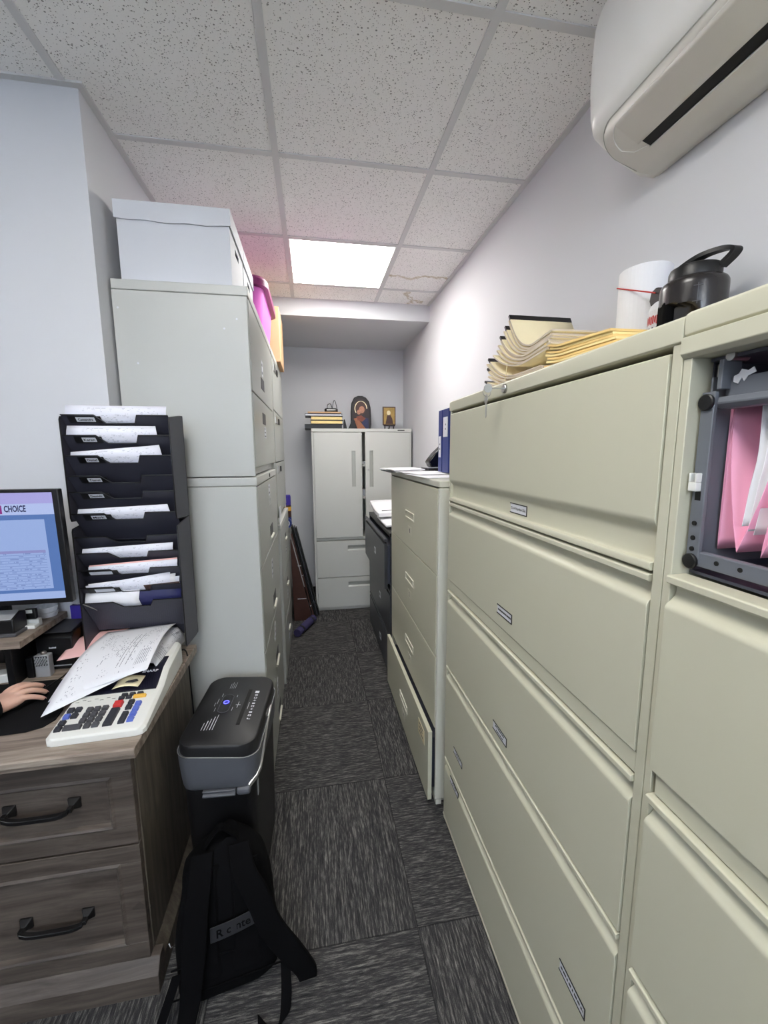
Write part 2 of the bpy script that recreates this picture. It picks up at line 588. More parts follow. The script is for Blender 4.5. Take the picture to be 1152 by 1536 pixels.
def screen_mat():
    """the lit page on the monitor: rows of a pale blue table"""
    t = NT('monitor_screen')
    sep = t.node('ShaderNodeSeparateXYZ')
    t.link(t.co('UV'), sep.inputs[0])
    u, v = sep.outputs[0], sep.outputs[1]
    def band(a, lo, hi):
        return t.math('MULTIPLY', t.math('GREATER_THAN', a, lo), t.math('LESS_THAN', a, hi))
    col = t.mix(band(v, 0.0, 1.0), lin((168, 190, 240)), lin((168, 190, 240)))
    col = t.mix(band(v, .90, 1.0), col, lin((176, 172, 234)))          # browser bar
    col = t.mix(band(v, .80, .90), col, lin((186, 202, 248)))          # header
    col = t.mix(band(v, .07, .80), col, lin((92, 126, 190)))           # blue page margin
    page = t.math('MULTIPLY', band(v, .10, .755), band(u, .06, .945))
    col = t.mix(page, col, lin((160, 184, 236)))
    tab = t.math('MULTIPLY', band(v, .11, .47), band(u, .08, .93))
    r = t.math('MULTIPLY', v, 40.0)
    rowl = t.math('MULTIPLY', t.math('LESS_THAN', t.math('FRACT', r), .14), tab)
    col = t.mix(t.math('MULTIPLY', rowl, .7), col, lin((96, 118, 176)))
    c = t.node('ShaderNodeCombineXYZ')
    t.link(t.math('MULTIPLY', u, 120.0), c.inputs[0])
    t.link(t.math('MULTIPLY', t.math('FLOOR', r), 3.3), c.inputs[1])
    w = t.math('GREATER_THAN', t.noise(c.outputs[0], .35, 2), .55)
    txt = t.math('MULTIPLY', t.math('MULTIPLY', w, tab), band(t.math('FRACT', r), .4, .75))
    col = t.mix(t.math('MULTIPLY', txt, .55), col, lin((86, 104, 170)))
    col = t.mix(t.math('MULTIPLY', band(v, .445, .47), tab), col, lin((148, 150, 206)))
    t.set((0.01, 0.01, 0.012), .25)
    t.link(col, t.bsdf.inputs['Emission Color'])
    t.bsdf.inputs['Emission Strength'].default_value = .46
    return t.m
M['screen'] = screen_mat()
# ------------------------------------------------------------------ the room
RX = .93            # right wall
LX = -.675          # left wall of the narrow part
YB = 4.20           # back wall
YF = 1.58           # face of the left wall that looks at the door
CZ = 2.60           # ceiling
GX, GY, GS = -.102, 1.777, .6096
X0, Y0 = -3.8, -3.4

struct('floor', bx(X0 - .1, RX + .1, Y0 - .1, YB + .1, -.1, 0), M['carpet'])
struct('ceiling', bx(X0 - .1, RX + .1, Y0 - .1, YB + .1, CZ, CZ + .1), M['ceil'])
struct('wall_right', bx(RX, RX + .1, Y0, YB + .1, 0, CZ), M['wall'])
struct('wall_back', bx(LX - .1, RX, YB, YB + .1, 0, CZ), M['wall'])
struct('wall_left', bx(LX - .12, LX, YF + .12, YB, 0, CZ), M['wall'])
struct('wall_desk', bx(X0, LX, YF, YF + .12, 0, CZ), M['wall'])
struct('wall_office', bx(X0 - .1, X0, Y0, YF + .12, 0, CZ), M['wall'])
# wall behind the camera with a window
bm = B()
WX0, WX1, WZ0, WZ1 = -1.3, .6, 1.35, 2.35
box(bm, X0, WX0, Y0 - .1, Y0, 0, CZ)
box(bm, WX1, RX, Y0 - .1, Y0, 0, CZ)
box(bm, WX0, WX1, Y0 - .1, Y0, 0, WZ0)
box(bm, WX0, WX1, Y0 - .1, Y0, WZ1, CZ)
struct('wall_rear', bm, M['wall'])
bm = B()
for a in (WX0, (WX0 + WX1) / 2 - .03, WX1 - .06):
    box(bm, a, a + .06, Y0 - .07, Y0 - .02, WZ0, WZ1)
box(bm, WX0, WX1, Y0 - .07, Y0 - .02, WZ0, WZ0 + .06)
box(bm, WX0, WX1, Y0 - .07, Y0 - .02, WZ1 - .06, WZ1)
struct('window_1', bm, M['white'])
# dropped beam at the far end
struct('soffit', bx(LX, RX, 3.26, YB, 2.478, CZ), M['wall'])
# ceiling grid: tees and wall angle
tw, td = .0245, .004
bm = B()
i = -7
while GX + i * GS < RX:
    x = GX + i * GS
    if x > X0:
        y1 = 3.26 if x > LX else YF
        box(bm, x - tw / 2, x + tw / 2, Y0, y1, CZ - td, CZ + .001)
    i += 1
struct('trim_1', bm, M['grid'])
bm = B()
j = -9
while GY + j * GS < 3.26:
    y = GY + j * GS
    if y > Y0:
        i = -7
        while GX + i * GS < RX:
            a, b = GX + i * GS + tw / 2, min(GX + (i + 1) * GS - tw / 2, RX)
            if y > YF:
                a = max(a, LX)
            a = max(a, X0)
            if b > a:
                box(bm, a, b, y - tw / 2, y + tw / 2, CZ - td, CZ + .001)
            i += 1
    j += 1
struct('trim_2', bm, M['grid'])
bm = B()
an = .021
box(bm, RX - an, RX + .001, Y0, 3.26, CZ - .006, CZ)
box(bm, LX - .001, LX + an, YF, 3.26, CZ - .006, CZ)
box(bm, X0, LX + an, YF - an, YF + .001, CZ - .006, CZ)
box(bm, X0, X0 + an, Y0, YF, CZ - .006, CZ)
box(bm, X0, RX, Y0, Y0 + an, CZ - .006, CZ)
struct('trim_3', bm, M['grid'])
# dark vinyl base along the far walls
bm = B()
box(bm, LX, RX, YB - .006, YB, 0, .1)
struct('baseboard_back', bm, M['black'])
struct('baseboard_right', bx(RX - .006, RX, -3.3, YB - .006, 0, .1), M['black'])
struct('baseboard_left', bx(LX, LX + .006, YF, YB - .006, 0, .1), M['black'])

# ------------------------------------------------------------------ lamps in the ceiling grid
def troffer(i, j, label, group=None):
    x0, y0 = GX + i * GS + tw / 2, GY + j * GS + tw / 2
    x1, y1 = x0 + GS - tw, y0 + GS - tw
    cx, cy = (x0 + x1) / 2, (y0 + y1) / 2
    t = thing('ceiling_light', label, 'ceiling light', (cx, cy, CZ), 0, group)
    bm = B()
    f = .008
    for a in ((x0, x1, y0, y0 + f), (x0, x1, y1 - f, y1), (x0, x0 + f, y0 + f, y1 - f), (x1 - f, x1, y0 + f, y1 - f)):
        box(bm, *a, CZ - .004, CZ)
    obj('frame', bm, M['white'], t)
    obj('diffuser', bx(x0 + f, x1 - f, y0 + f, y1 - f, CZ - .003, CZ - .0005), M['glow'], t)
    return t
troffer(0, 1, 'lit square ceiling light panel in the grid above the aisle', None)
for k, (i, j) in enumerate(((-1, -3), (-6, -4), (0, -7))):  # panels added out of view to brighten the cabinets and the room
    troffer(i, j, ('added ceiling light panel out of view above the camera', 'added unseen ceiling light panel over the open office',
                   'added unseen ceiling light panel by the rear window')[k])

# ------------------------------------------------------------------ daylight and camera
w = bpy.data.worlds.new('daylight')
SC.world = w
w.use_nodes = True
bg = w.node_tree.nodes['Background']
bg.inputs[0].default_value = (.62, .76, 1.0, 1)
bg.inputs[1].default_value = 1.2
ld = bpy.data.lights.new('window_daylight', 'AREA')
ld.shape = 'RECTANGLE'
ld.size, ld.size_y = WX1 - WX0 - .1, WZ1 - WZ0 - .1
ld.energy = 175
ld.color = (.72, .84, 1.0)
lo = bpy.data.objects.new('window_daylight', ld)
COL.objects.link(lo)
lo.location = ((WX0 + WX1) / 2, Y0 + .02, (WZ0 + WZ1) / 2)
lo.rotation_euler = (math.radians(90 + 65), 0, PI)

def camera():
    yaw, pitch, roll = (math.radians(v) for v in (9.81757, -8.29571, -.31629))
    f = Vector((math.sin(yaw) * math.cos(pitch), math.cos(yaw) * math.cos(pitch), math.sin(pitch)))
    r = Vector((math.cos(yaw), -math.sin(yaw), 0))
    u = r.cross(f)
    r2 = math.cos(roll) * r + math.sin(roll) * u
    u2 = -math.sin(roll) * r + math.cos(roll) * u
    m = Matrix((r2, u2, -f)).transposed().to_4x4()
    m.translation = (0, 0, 1.482)
    cd = bpy.data.cameras.new('camera')
    cd.sensor_fit = 'HORIZONTAL'
    cd.sensor_width = 36
    cd.lens = 617.232 / 1152 * 36
    cd.clip_start = .02
    c = bpy.data.objects.new('camera', cd)
    COL.objects.link(c)
    c.matrix_world = m
    SC.camera = c
camera()
SC.view_settings.view_transform = 'Standard'
SC.view_settings.look = 'None'
SC.view_settings.gamma = 1
SC.view_settings.use_curve_mapping = False
SC.view_settings.exposure = .9
# ------------------------------------------------------------------ right hand lateral files
F = .485                      # plane of the drawer fronts

def pull_profile(zl, zb, f=F, d=.03):
    """drawer front with a full-width lip and a scooped pull under it; zl = top of lip"""
    return [(f + d, zl), (f + .001, zl), (f - .002, zl - .002), (f - .002, zl - .010), (f, zl - .012), (f + .013, zl - .0125),
            (f + .016, zl - .017), (f + .0165, zl - .024), (f + .0145, zl - .031), (f + .009, zl - .037), (f + .003, zl - .041),
            (f, zl - .045), (f - .001, zl - .050), (f, zl - .056), (f, zb + .002), (f + .002, zb), (f + d, zb)]

def drawer_pull(t, y0, y1, zl, zb, mat, f=F):
    bm = pr(pull_profile(zl, zb, f), 'y', y0, y1)
    o = obj('drawer', bm, mat, t)
    sm = [p for p in o.data.polygons if abs(p.normal.y) < .5]
    for p in sm:
        p.use_smooth = True
    b = o.modifiers.new('bevel', 'BEVEL')
    b.width = .0008; b.segments = 2; b.limit_method = 'ANGLE'; b.angle_limit = math.radians(50)
    o.data.set_sharp_from_angle(angle=math.radians(40))
    wn = o.modifiers.new('wn', 'WEIGHTED_NORMAL'); wn.keep_sharp = True
    return o

def label_holder(dr, yc, zc, w, h, f, lines, label):
    """slim black rails holding a typed card on a front that looks at -x"""
    bm = B()
    box(bm, f - .0015, f + .001, yc - w / 2 - .002, yc + w / 2 + .002, zc + h / 2, zc + h / 2 + .0022)
    box(bm, f - .0015, f + .001, yc - w / 2 - .002, yc + w / 2 + .002, zc - h / 2 - .0022, zc - h / 2)
    box(bm, f - .0015, f + .001, yc - w / 2 - .002, yc - w / 2, zc - h / 2, zc + h / 2)
    obj('label_holder', bm, M['black'], dr)
    bm = B()
    box(bm, f - .0006, f + .001, yc - w / 2, yc + w / 2, zc - h / 2, zc + h / 2, 0)
    n = len(lines)
    for k, (s, wd, hh) in enumerate(lines):
        if s is None:                                  # too small to read: typed marks only
            rr = random.Random(int(yc * 1000) + k)
            u = -wd / 2
            mm = FXm(f - .0006, yc, zc + h * (.5 - (k + .5) / n))
            while u < wd / 2:
                l = rr.uniform(.003, .010)
                mbox(bm, mm, u, min(u + l, wd / 2), -hh * .4, hh * .4, -.0003, .0004, 1)
                u += l + rr.uniform(.0015, .003)
            continue
        add_text(bm, s, wd, hh, FXm(f - .0006, yc, zc + h * (.5 - (k + .5) / n)), 1, .004)
    obj('label_card', bm, [M['card'], M['ink']], dr, label=label, fixn=False)

bt = M['beige']
# ---- five drawer lateral file
YA0, YA1 = .492, 1.43
t = thing('lateral_file', 'large beige five drawer lateral file carrying the manila folders, key hanging from its top', 'file cabinet', (.49, (YA0 + YA1) / 2, 0))
bm = B()
for a, b in ((YA0, YA0 + .017), (YA1 - .012, YA1)):
    box(bm, F + .003, RX - .02, a, b, .0, 1.622)
box(bm, RX - .04, RX - .02, YA0 + .017, YA1 - .012, 0, 1.622)
box(bm, F + .02, RX - .04, YA0 + .017, YA1 - .012, .0, .022)
box(bm, F + .02, RX - .04, YA0 + .017, YA1 - .012, .974, 1.014)
obj('case', bm, bt, t, .001)
bm = pr([(F + .004, 1.622), (RX - .02, 1.622), (RX - .02, 1.657), (F + .006, 1.657), (F, 1.653), (F - .001, 1.64), (F, 1.624)], 'y', YA0, YA1)
obj('top_cap', bm, bt, t, .001)
bm = pr([(F + .004, .0), (F + .02, .0), (F + .02, .024), (F + .001, .024), (F - .001, .02), (F + .004, .016)], 'y', YA0, YA1)
obj('base_rail', bm, bt, t, .001)
obj('frame_rail', bx(F + .004, F + .03, YA0 + .018, YA1 - .013, .977, 1.011), bt, t, .001)
a, b = YA0 + .019, YA1 - .014
# top flipper drawer: plain face, scooped pull and lip at its bottom
d1 = [(F + .03, 1.612), (F + .002, 1.612), (F, 1.610), (F, 1.386), (F + .001, 1.380), (F + .005, 1.373), (F + .011, 1.367), (F + .014, 1.361),
      (F + .0145, 1.352), (F + .0145, 1.324), (F + .012, 1.3205), (F, 1.3195), (F - .002, 1.317), (F - .002, 1.309), (F, 1.307), (F + .03, 1.307)]
d = obj('drawer', pr(d1, 'y', a, b), bt, t)
for p in d.data.polygons:
    p.use_smooth = abs(p.normal.y) < .5
m_ = d.modifiers.new('bevel', 'BEVEL'); m_.width = .0008; m_.segments = 2; m_.limit_method = 'ANGLE'; m_.angle_limit = math.radians(50)
d.data.set_sharp_from_angle(angle=math.radians(40))
wn = d.modifiers.new('wn', 'WEIGHTED_NORMAL'); wn.keep_sharp = True
label_holder(d, .936, 1.340, .08, .021, F + .0145, [('Ca-H Number Dkt', .072, .0075)], 'white typed card on the top drawer')
d = drawer_pull(t, a, b, 1.302, 1.014, bt)
label_holder(d, .960, 1.061, .08, .021, F, [(None, .072, .006)], 'white typed card in black rails')
d = drawer_pull(t, a, b, .972, .676, bt)
label_holder(d, .961, .717, .08, .021, F, [(None, .052, .005), (None, .040, .0045)], 'white typed card in black rails')
d = drawer_pull(t, a, b, .672, .290, bt)
label_holder(d, .610, .408, .08, .022, F, [(None, .072, .006)], 'white typed card near the near end')
label_holder(d, 1.273, .393, .083, .018, F, [(None, .04, .005)], 'white typed card near the far end')
d = drawer_pull(t, a, b, .286, .026, bt)
label_holder(d, 1.304, .247, .083, .018, F, [(None, .04, .005)], 'white typed card on the bottom drawer')
bm = B()
lathe(bm, [(.0115, 0), (.0115, .004), (.010, .006)], (F - .001, 1.0, 1.638), 20, 0, Matrix.Rotation(-PI / 2, 3, 'Y'))
obj('lock', bm, M['steel'], t, smooth=False)
# key in the lock with a second key hanging from its ring
k = thing('key', 'silver key in the lock of the large beige file with a second key hanging below', 'key', (F - .007, 1.0, 1.638))
bm = B()
box(bm, F - .036, F - .006, .9965, 1.0035, 1.6372, 1.6388)
prism(bm, [(F - .036 - .011 + .011 * math.cos(q * PI / 6), 1.638 + .011 * math.sin(q * PI / 6)) for q in range(12)], 'y', .999, 1.001)
obj('blade', bm, M['steel'], k)
bm = B()
tube(bm, [(F - .050 + .010 * math.cos(q * PI / 8), 1.0 + .003 * math.sin(q * PI / 8), 1.628 + .011 * math.sin(q * PI / 8)) for q in range(16)], .0008, 6, 0, True)
obj('ring', bm, M['steel'], k, smooth=True)
bm = B()
prism(bm, [(1.011, 1.616), (1.006, 1.623), (.998, 1.623), (.993, 1.616), (.993, 1.606), (.998, 1.600), (.9985, 1.572), (1.001, 1.566), (1.0045, 1.572), (1.005, 1.600), (1.011, 1.606)], 'x', F - .051, F - .0495)
obj('spare_key', bm, M['steel'], k)

# ---- neighbouring lateral file with the open compartment
YB0, YB1 = -.44, .4905
t = thing('lateral_file', 'beige lateral file nearest the camera with an open top compartment of pink folders', 'file cabinet', (.49, (YB0 + YB1) / 2, 0))
bm = B()
for a, b in ((YB0, YB0 + .0125), (YB1 - .0125, YB1)):
    box(bm, F + .003, RX - .02, a, b, 0, 1.622)
box(bm, RX - .04, RX - .02, YB0 + .018, YB1 - .018, 0, 1.622)
box(bm, F + .02, RX - .04, YB0 + .018, YB1 - .018, 0, .022)
box(bm, F + .02, RX - .04, YB0 + .018, YB1 - .018, .974, 1.012)
obj('case', bm, bt, t, .001)
bm = pr([(F + .004, 1.629), (RX - .02, 1.622), (RX - .02, 1.660), (F + .006, 1.660), (F, 1.656), (F - .001, 1.645), (F, 1.631)], 'y', YB0, YB1)
obj('top_cap', bm, bt, t, .001)
bm = pr([(F - .004, 1.627), (F + .05, 1.627), (F + .05, 1.600), (F + .002, 1.600), (F - .004, 1.606)], 'y', YB0, YB1)
obj('header_rail', bm, bt, t, .001)
bm = pr([(F + .004, .0), (F + .02, .0), (F + .02, .024), (F + .001, .024), (F - .001, .02), (F + .004, .016)], 'y', YB0, YB1)
obj('base_rail', bm, bt, t, .001)
obj('frame_rail', bx(F + .004, F + .03, YB0 + .019, YB1 - .019, .975, 1.010), bt, t, .001)
a, b = YB0 + .014, YB1 - .0138
for zl, zb in ((1.312, 1.013), (.972, .663), (.655, .345), (.337, .026)):
    drawer_pull(t, a, b, zl, zb, bt, F - .004)
# open drawer body inside
yw = YB1 - .0127
g1, g2 = M['dgrey'], M['dgrey2']
bm = B()
box(bm, F + .036, RX - .045, yw - .002, yw, 1.314, 1.599)             # liner on the case wall
box(bm, F + .03, RX - .045, YB0 + .02, yw - .002, 1.314, 1.318)        # bottom
box(bm, RX - .05, RX - .045, YB0 + .02, yw - .002, 1.318, 1.599)       # back
box(bm, F + .03, RX - .045, YB0 + .02, yw - .002, 1.595, 1.599)        # ceiling of the compartment
obj('compartment_liner', bm, g2, t, label='dark grey metal lining')
bm = B()
box(bm, F + .020, F + .026, yw - .021, yw - .003, 1.33, 1.556)         # front flange of the side plate
box(bm, F + .026, RX - .06, yw - .011, yw - .008, 1.33, 1.575)         # side plate
box(bm, F + .022, F + .05, yw - .026, yw - .020, 1.558, 1.594)
so = obj('drawer_side', bm, g1, t, .001, label='grey metal drawer side')
for z in (1.543, 1.333):
    bm = B()
    lathe(bm, [(.0105, 0), (.0105, .003), (.009, .004)], (F + .020, yw - .0115, z), 20, 0, Matrix.Rotation(-PI / 2, 3, 'Y'))
    obj('bumper', bm, M['black'], so)
for z in (1.385, 1.365, 1.35):
    bm = B()
    lathe(bm, [(.0032, 0), (.0032, .0015)], (F + .020, yw - .0115, z), 12, 0, Matrix.Rotation(-PI / 2, 3, 'Y'))
    obj('screw_hole', bm, M['dark'], so)
obj('latch_slot', bx(F + .0195, F + .021, yw - .016, yw - .008, 1.416, 1.428), M['dark'], so)
bm = B()
box(bm, F + .012, F + .022, yw - .015, yw - .003, 1.428, 1.440)
box(bm, F + .012, F + .022, yw - .015, yw - .012, 1.440, 1.452)
box(bm, F + .012, F + .022, yw - .006, yw - .003, 1.440, 1.452)
obj('latch', bm, M['white'], t, .001, label='small white plastic latch')
bm = B()
box(bm, F + .022, F + .034, YB0 + .03, yw - .016, 1.327, 1.347)
bo = obj('lower_rail', bm, g1, t, .0015)
for y in (.432, .402, .30, .2):
    bm = B()
    lathe(bm, [(.003, 0), (.003, .0015)], (F + .0225, y, 1.338), 12, 0, Matrix.Rotation(-PI / 2, 3, 'Y'))
    obj('screw_hole', bm, M['dark'], bo)
bm = B()
box(bm, F + .036, F + .046, YB0 + .04, yw - .020, 1.545, 1.572)
prism(bm, [(F + .028, 1.549), (F + .046, 1.549), (F + .046, 1.534), (F + .030, 1.534), (F + .024, 1.541)], 'y', YB0 + .04, yw - .018)
obj('hanging_rail', bm, g1, t, .0015)
bm = B()
tube(bm, [(F + .04, yw - .006, 1.558), (F + .04, yw - .006, 1.592)], .003, 10)
tube(bm, [(F + .026, yw - .03, 1.597), (F + .05, yw - .03, 1.597)], .006, 10)
obj('hinge_pin', bm, M['steel'], t, smooth=True)
bm = B()
prism(bm, [(yw - .030, 1.566), (yw - .030, 1.573), (yw - .036, 1.575), (yw - .039, 1.580), (yw - .047, 1.577), (yw - .053, 1.580), (yw - .056, 1.574), (yw - .047, 1.571), (yw - .043, 1.565), (yw - .040, 1.570), (yw - .036, 1.563)], 'x', F + .0345, F + .0358)
obj('torn_label', bm, M['paper'], t, label='torn white paper tag')
# hanging folders: card folded over the rails, open mouth upwards, seen end on
def vfolder(yt0, yt1, yb, zb, label, mat, x0=F + .055, x1=.86, bulge=.01):
    ztop = 1.540
    pts = []
    n = 12
    for k in range(n + 1):
        s = k / n
        pts.append((yt0 + (yb - yt0) * s + bulge * math.sin(PI * s) * (1 - .3 * s), ztop + (zb - ztop) * s ** 1.0))
    for k in range(1, n + 1):
        s = k / n
        pts.append((yb + (yt1 - yb) * s - bulge * 1.4 * math.sin(PI * s) * (.7 + .3 * s), zb + (ztop - zb) * s))
    bm = B()
    sheet(bm, [[(x0, y, z), ((x0 + x1) / 2, y, z), (x1, y, z)] for y, z in pts], .0009)
    return single('hanging_folder', bm, mat, label, 'folder', ((x0 + x1) / 2, yb, zb), 'pink hanging folders')
vfolder(.4585, .399, .436, 1.351, 'leftmost pink hanging folder in the open file compartment', M['pink'], bulge=.007)
vfolder(.394, .334, .4065, 1.351, 'pink hanging folder second from the left in the open compartment', M['pink'], bulge=-.004)
vfolder(.328, .272, .345, 1.354, 'pink hanging folder third from the left in the open compartment', M['pink'], bulge=-.004)
vfolder(.4635, .4605, .4615, 1.350, 'thin pink folder against the left side of the open compartment', M['pink'], bulge=.0)
def curl(ytop, ymid, ybot, zb, label, x0):
    pts = spline([(0, ytop, 1.545), (0, ytop - .002, 1.48), (0, ymid, 1.435), (0, ybot, zb)], 5)
    bm = B()
    sheet(bm, [[(x0, p.y, p.z), (.7, p.y, p.z), (.84, p.y, p.z)] for p in pts], .0007)
    single('paper_sheet', bm, M['paper'], label, 'paper', (.7, ybot, zb), 'white sheets in the pink folders')
curl(.423, .426, .430, 1.386, 'curled white sheet inside the leftmost pink hanging folder, longest', F + .052)
curl(.417, .420, .4255, 1.380, 'curled white sheet inside the leftmost pink hanging folder, middle one', F + .056)
curl(.411, .414, .421, 1.376, 'curled white sheet inside the leftmost pink hanging folder, shortest', F + .060)
curl(.378, .388, .400, 1.372, 'white sheet inside the second pink hanging folder', F + .056)

# ---- lower beige four drawer file, flat fronts
YC0, YC1, FC = 1.490, 2.45, .468
b2 = M['beige']
t = thing('lateral_file', 'lower beige four drawer file with blue binders on top and its bottom drawer ajar', 'file cabinet', (FC, (YC0 + YC1) / 2, 0))
bm = B()
box(bm, FC + .002, RX - .02, YC0, YC0 + .016, .022, 1.345)
box(bm, FC + .002, RX - .02, YC1 - .016, YC1, .022, 1.345)
box(bm, RX - .04, RX - .02, YC0 + .016, YC1 - .016, .022, 1.345)
box(bm, FC + .03, RX - .04, YC0 + .016, YC1 - .016, .0, .03)
obj('case', bm, M['beige2'], t, .004)
bm = B()
box(bm, FC + .001, RX - .02, YC0, YC1, 1.347, 1.373)
obj('top_cap', bm, M['beige2'], t, .004)
obj('base', bx(FC + .006, FC + .03, YC0, YC1, 0, .022), M['beige2'], t, .001)
for k, (z0, z1) in enumerate(((1.004, 1.341), (.661, .999), (.345, .656), (.024, .338))):
    out = .030 if k == 3 else .0
    yy0, yy1 = YC0 + .0165, YC1 - .0165
    bm = bx(FC - out, FC + .018 - out, yy0 if k < 3 else YC0 + .004, yy1, z0, z1)
    d = obj('drawer', bm, b2, t, .0015)
    if k == 3:
        obj('drawer_body', bx(FC - out + .018, FC + .3, yy0 + .03, yy1 - .03, z0 + .02, z1 - .06), M['dgrey2'], d)
    zc = (1.170, .842, .500, .180)[k]
    yc = 1.957
    bm = B()
    fx = FC - out
    for q in ((yc - .085, yc + .085, zc + .014, zc + .020), (yc - .085, yc + .085, zc - .020, zc - .012), (yc - .085, yc - .078, zc - .012, zc + .014), (yc + .078, yc + .085, zc - .012, zc + .014)):
        box(bm, fx - .004, fx + .002, q[0], q[1], q[2], q[3])
    obj('label_holder', bm, M['ivory'], d, .0015, label='raised ivory label frame')
    bm = B()
    box(bm, fx - .0008, fx + .001, yc - .035, yc + .035, zc - .095, zc - .055, 0)
    add_text(bm, str(k + 1), .012, .022, FXm(fx - .0008, yc, zc - .075), 1, .01)
    obj('sticker', bm, [M['palest'], M['inkg']], d, label='small pale number sticker', fixn=False)
    if k == 3:
        bm = B()
        box(bm, fx - .0008, fx + .001, YC0 + .06, YC0 + .16, .235, .300, 0)
        for q in range(3):
            mbox(bm, FXm(fx - .0008, YC0 + .11, .287 - q * .018), -.035, .030 - .012 * (q % 2), -.003, .003, -.0003, .0004, 1)
        obj('sticker', bm, [M['cream'], M['inkg']], d, label='larger yellowed sticker', fixn=False)

# ---- charcoal three drawer file
YK0, YK1, FK = 2.462, 3.42, .462
t = thing('lateral_file', 'charcoal three drawer lateral file beside the far storage cabinet', 'file cabinet', (FK, (YK0 + YK1) / 2, 0))
bm = B()
box(bm, FK + .004, RX - .02, YK0, YK0 + .016, .0, .955)
box(bm, FK + .004, RX - .02, YK1 - .016, YK1, .0, .955)
box(bm, RX - .04, RX - .02, YK0 + .016, YK1 - .016, 0, .955)
box(bm, FK + .02, RX - .04, YK0 + .016, YK1 - .016, .0, .02)
obj('case', bm, M['blackm'], t, .002)
obj('top_cap', bx(FK + .0, RX - .02, YK0, YK1, .957, .982), M['black'], t, .003)
for k, (z0, z1, out) in enumerate(((.625, .945, .034), (.300, .610, 0), (.022, .290, 0))):
    fx = FK - out
    pf = [(fx + .02, z1), (fx + .002, z1), (fx, z1 - .002), (fx, z1 - .016), (fx + .012, z1 - .018), (fx + .012, z1 - .034), (fx, z1 - .036), (fx, z0 + .002), (fx + .002, z0), (fx + .02, z0)]
    d = obj('drawer', pr(pf, 'y', YK0 + .004, YK1 - .004), M['blackm'], t, .001)
    if k == 0:
        obj('drawer_body', bx(fx + .02, FK + .3, YK0 + .04, YK1 - .04, z0 + .02, z1 - .05), M['dgrey2'], d)
    obj('pull_recess', bx(fx + .0115, fx + .0128, YK0 + .006, YK1 - .006, z1 - .033, z1 - .019), M['dark'], d)
    bm = B()
    yc, zc = 2.86, z1 - .16
    box(bm, fx - .0008, fx + .001, yc - .03, yc + .03, zc - .022, zc + .022, 0)
    box(bm, fx - .0011, fx - .0007, yc - .012, yc + .016, zc - .010, zc + .012, 1)
    obj('sticker', bm, [M['card'], M['inkg']], d, label='small white sticker')

# ---- tall storage cabinet at the far end
DX0, DX1, DY, DZ = 0.0, .912, 3.76, 1.692
lg = M['lgrey']
t = thing('storage_cabinet', 'tall pale grey two door storage cabinet with two drawers against the far wall', 'cabinet', ((DX0 + DX1) / 2, DY + .2, 0))
bm = B()
box(bm, DX0, DX0 + .02, DY, YB - .02, 0, 1.66)
box(bm, DX1 - .02, DX1, DY, YB - .02, 0, 1.66)
box(bm, DX0 + .02, DX1 - .02, YB - .04, YB - .02, 0, 1.66)
box(bm, DX0 + .02, DX1 - .02, DY + .005, YB - .04, .675, .70)
box(bm, DX0 + .02, DX1 - .02, DY + .005, YB - .04, 0, .03)
cs = obj('case', bm, lg, t, .002)
obj('top_cap', bx(DX0, DX1, DY - .004, YB - .02, 1.662, DZ), lg, t, .003)
bm = B()
for z in (1.35, 1.05):
    box(bm, DX0 + .02, DX1 - .02, DY + .03, YB - .04, z, z + .018)
obj('shelf', bm, lg, t)
bm = B()
box(bm, .78, .845, DY - .0052, DY - .0035, 1.674, 1.682, 0)
obj('maker_plate', bm, M['black'], t)
def door(x0, x1, hx, ang, hand_x, nm):
    def tr(bm):
        bmesh.ops.transform(bm, matrix=Matrix.Translation((hx, DY, 0)) @ Matrix.Rotation(ang, 4, 'Z') @ Matrix.Translation((-hx, -DY, 0)), verts=bm.verts)
        return bm
    fz = DY - .012
    bm = B()
    z0, z1 = .704, 1.658
    hx0, hx1, hz0, hz1 = hand_x - .018, hand_x + .018, 1.17, 1.495
    box(bm, x0, hx0, fz, fz + .018, z0, z1)
    box(bm, hx1, x1, fz, fz + .018, z0, z1)
    box(bm, hx0, hx1, fz, fz + .018, z0, hz0)
    box(bm, hx0, hx1, fz, fz + .018, hz1, z1)
    bmesh.ops.remove_doubles(bm, verts=bm.verts, dist=1e-5)
    d = obj('door', tr(bm), lg, t)
    bm = B()
    box(bm, hx0, hx1, fz + .012, fz + .018, hz0, hz1)
    box(bm, hx0, hx0 + .004, fz - .001, fz + .012, hz0, hz1)
    box(bm, hx1 - .004, hx1, fz - .001, fz + .012, hz0, hz1)
    obj('handle', tr(bm), M['grey2'], d, .001)
    return d, tr
d, tr = door(.021, .448, .021, 0, .372, 'l')
d, tr = door(.466, .891, .891, math.radians(9), .52, 'r')
bm = B()
lathe(bm, [(.010, 0), (.010, .004)], (.492, DY - .012, 1.325), 16, 0, Matrix.Rotation(PI / 2, 3, 'X'))
obj('lock', tr(bm), M['steel'], d)
for k, (z0, z1) in enumerate(((.325, .668), (.032, .318))):
    fz = DY - .010
    hx0, hx1, hz1 = .305, .607, z1 - .045
    hz0 = hz1 - .05
    bm = B()
    box(bm, .022, hx0, fz, fz + .018, z0, z1)
    box(bm, hx1, .890, fz, fz + .018, z0, z1)
    box(bm, hx0, hx1, fz, fz + .018, z0, hz0)
    box(bm, hx0, hx1, fz, fz + .018, hz1, z1)
    bmesh.ops.remove_doubles(bm, verts=bm.verts, dist=1e-5)
    d = obj('drawer', bm, lg, t)
    bm = B()
    prism(bm, [(fz + .016, hz1), (fz + .016, hz0), (fz, hz0), (fz + .012, hz0 + .012), (fz + .013, hz1)], 'x', hx0, hx1)
    obj('handle', bm, M['grey2'], d)
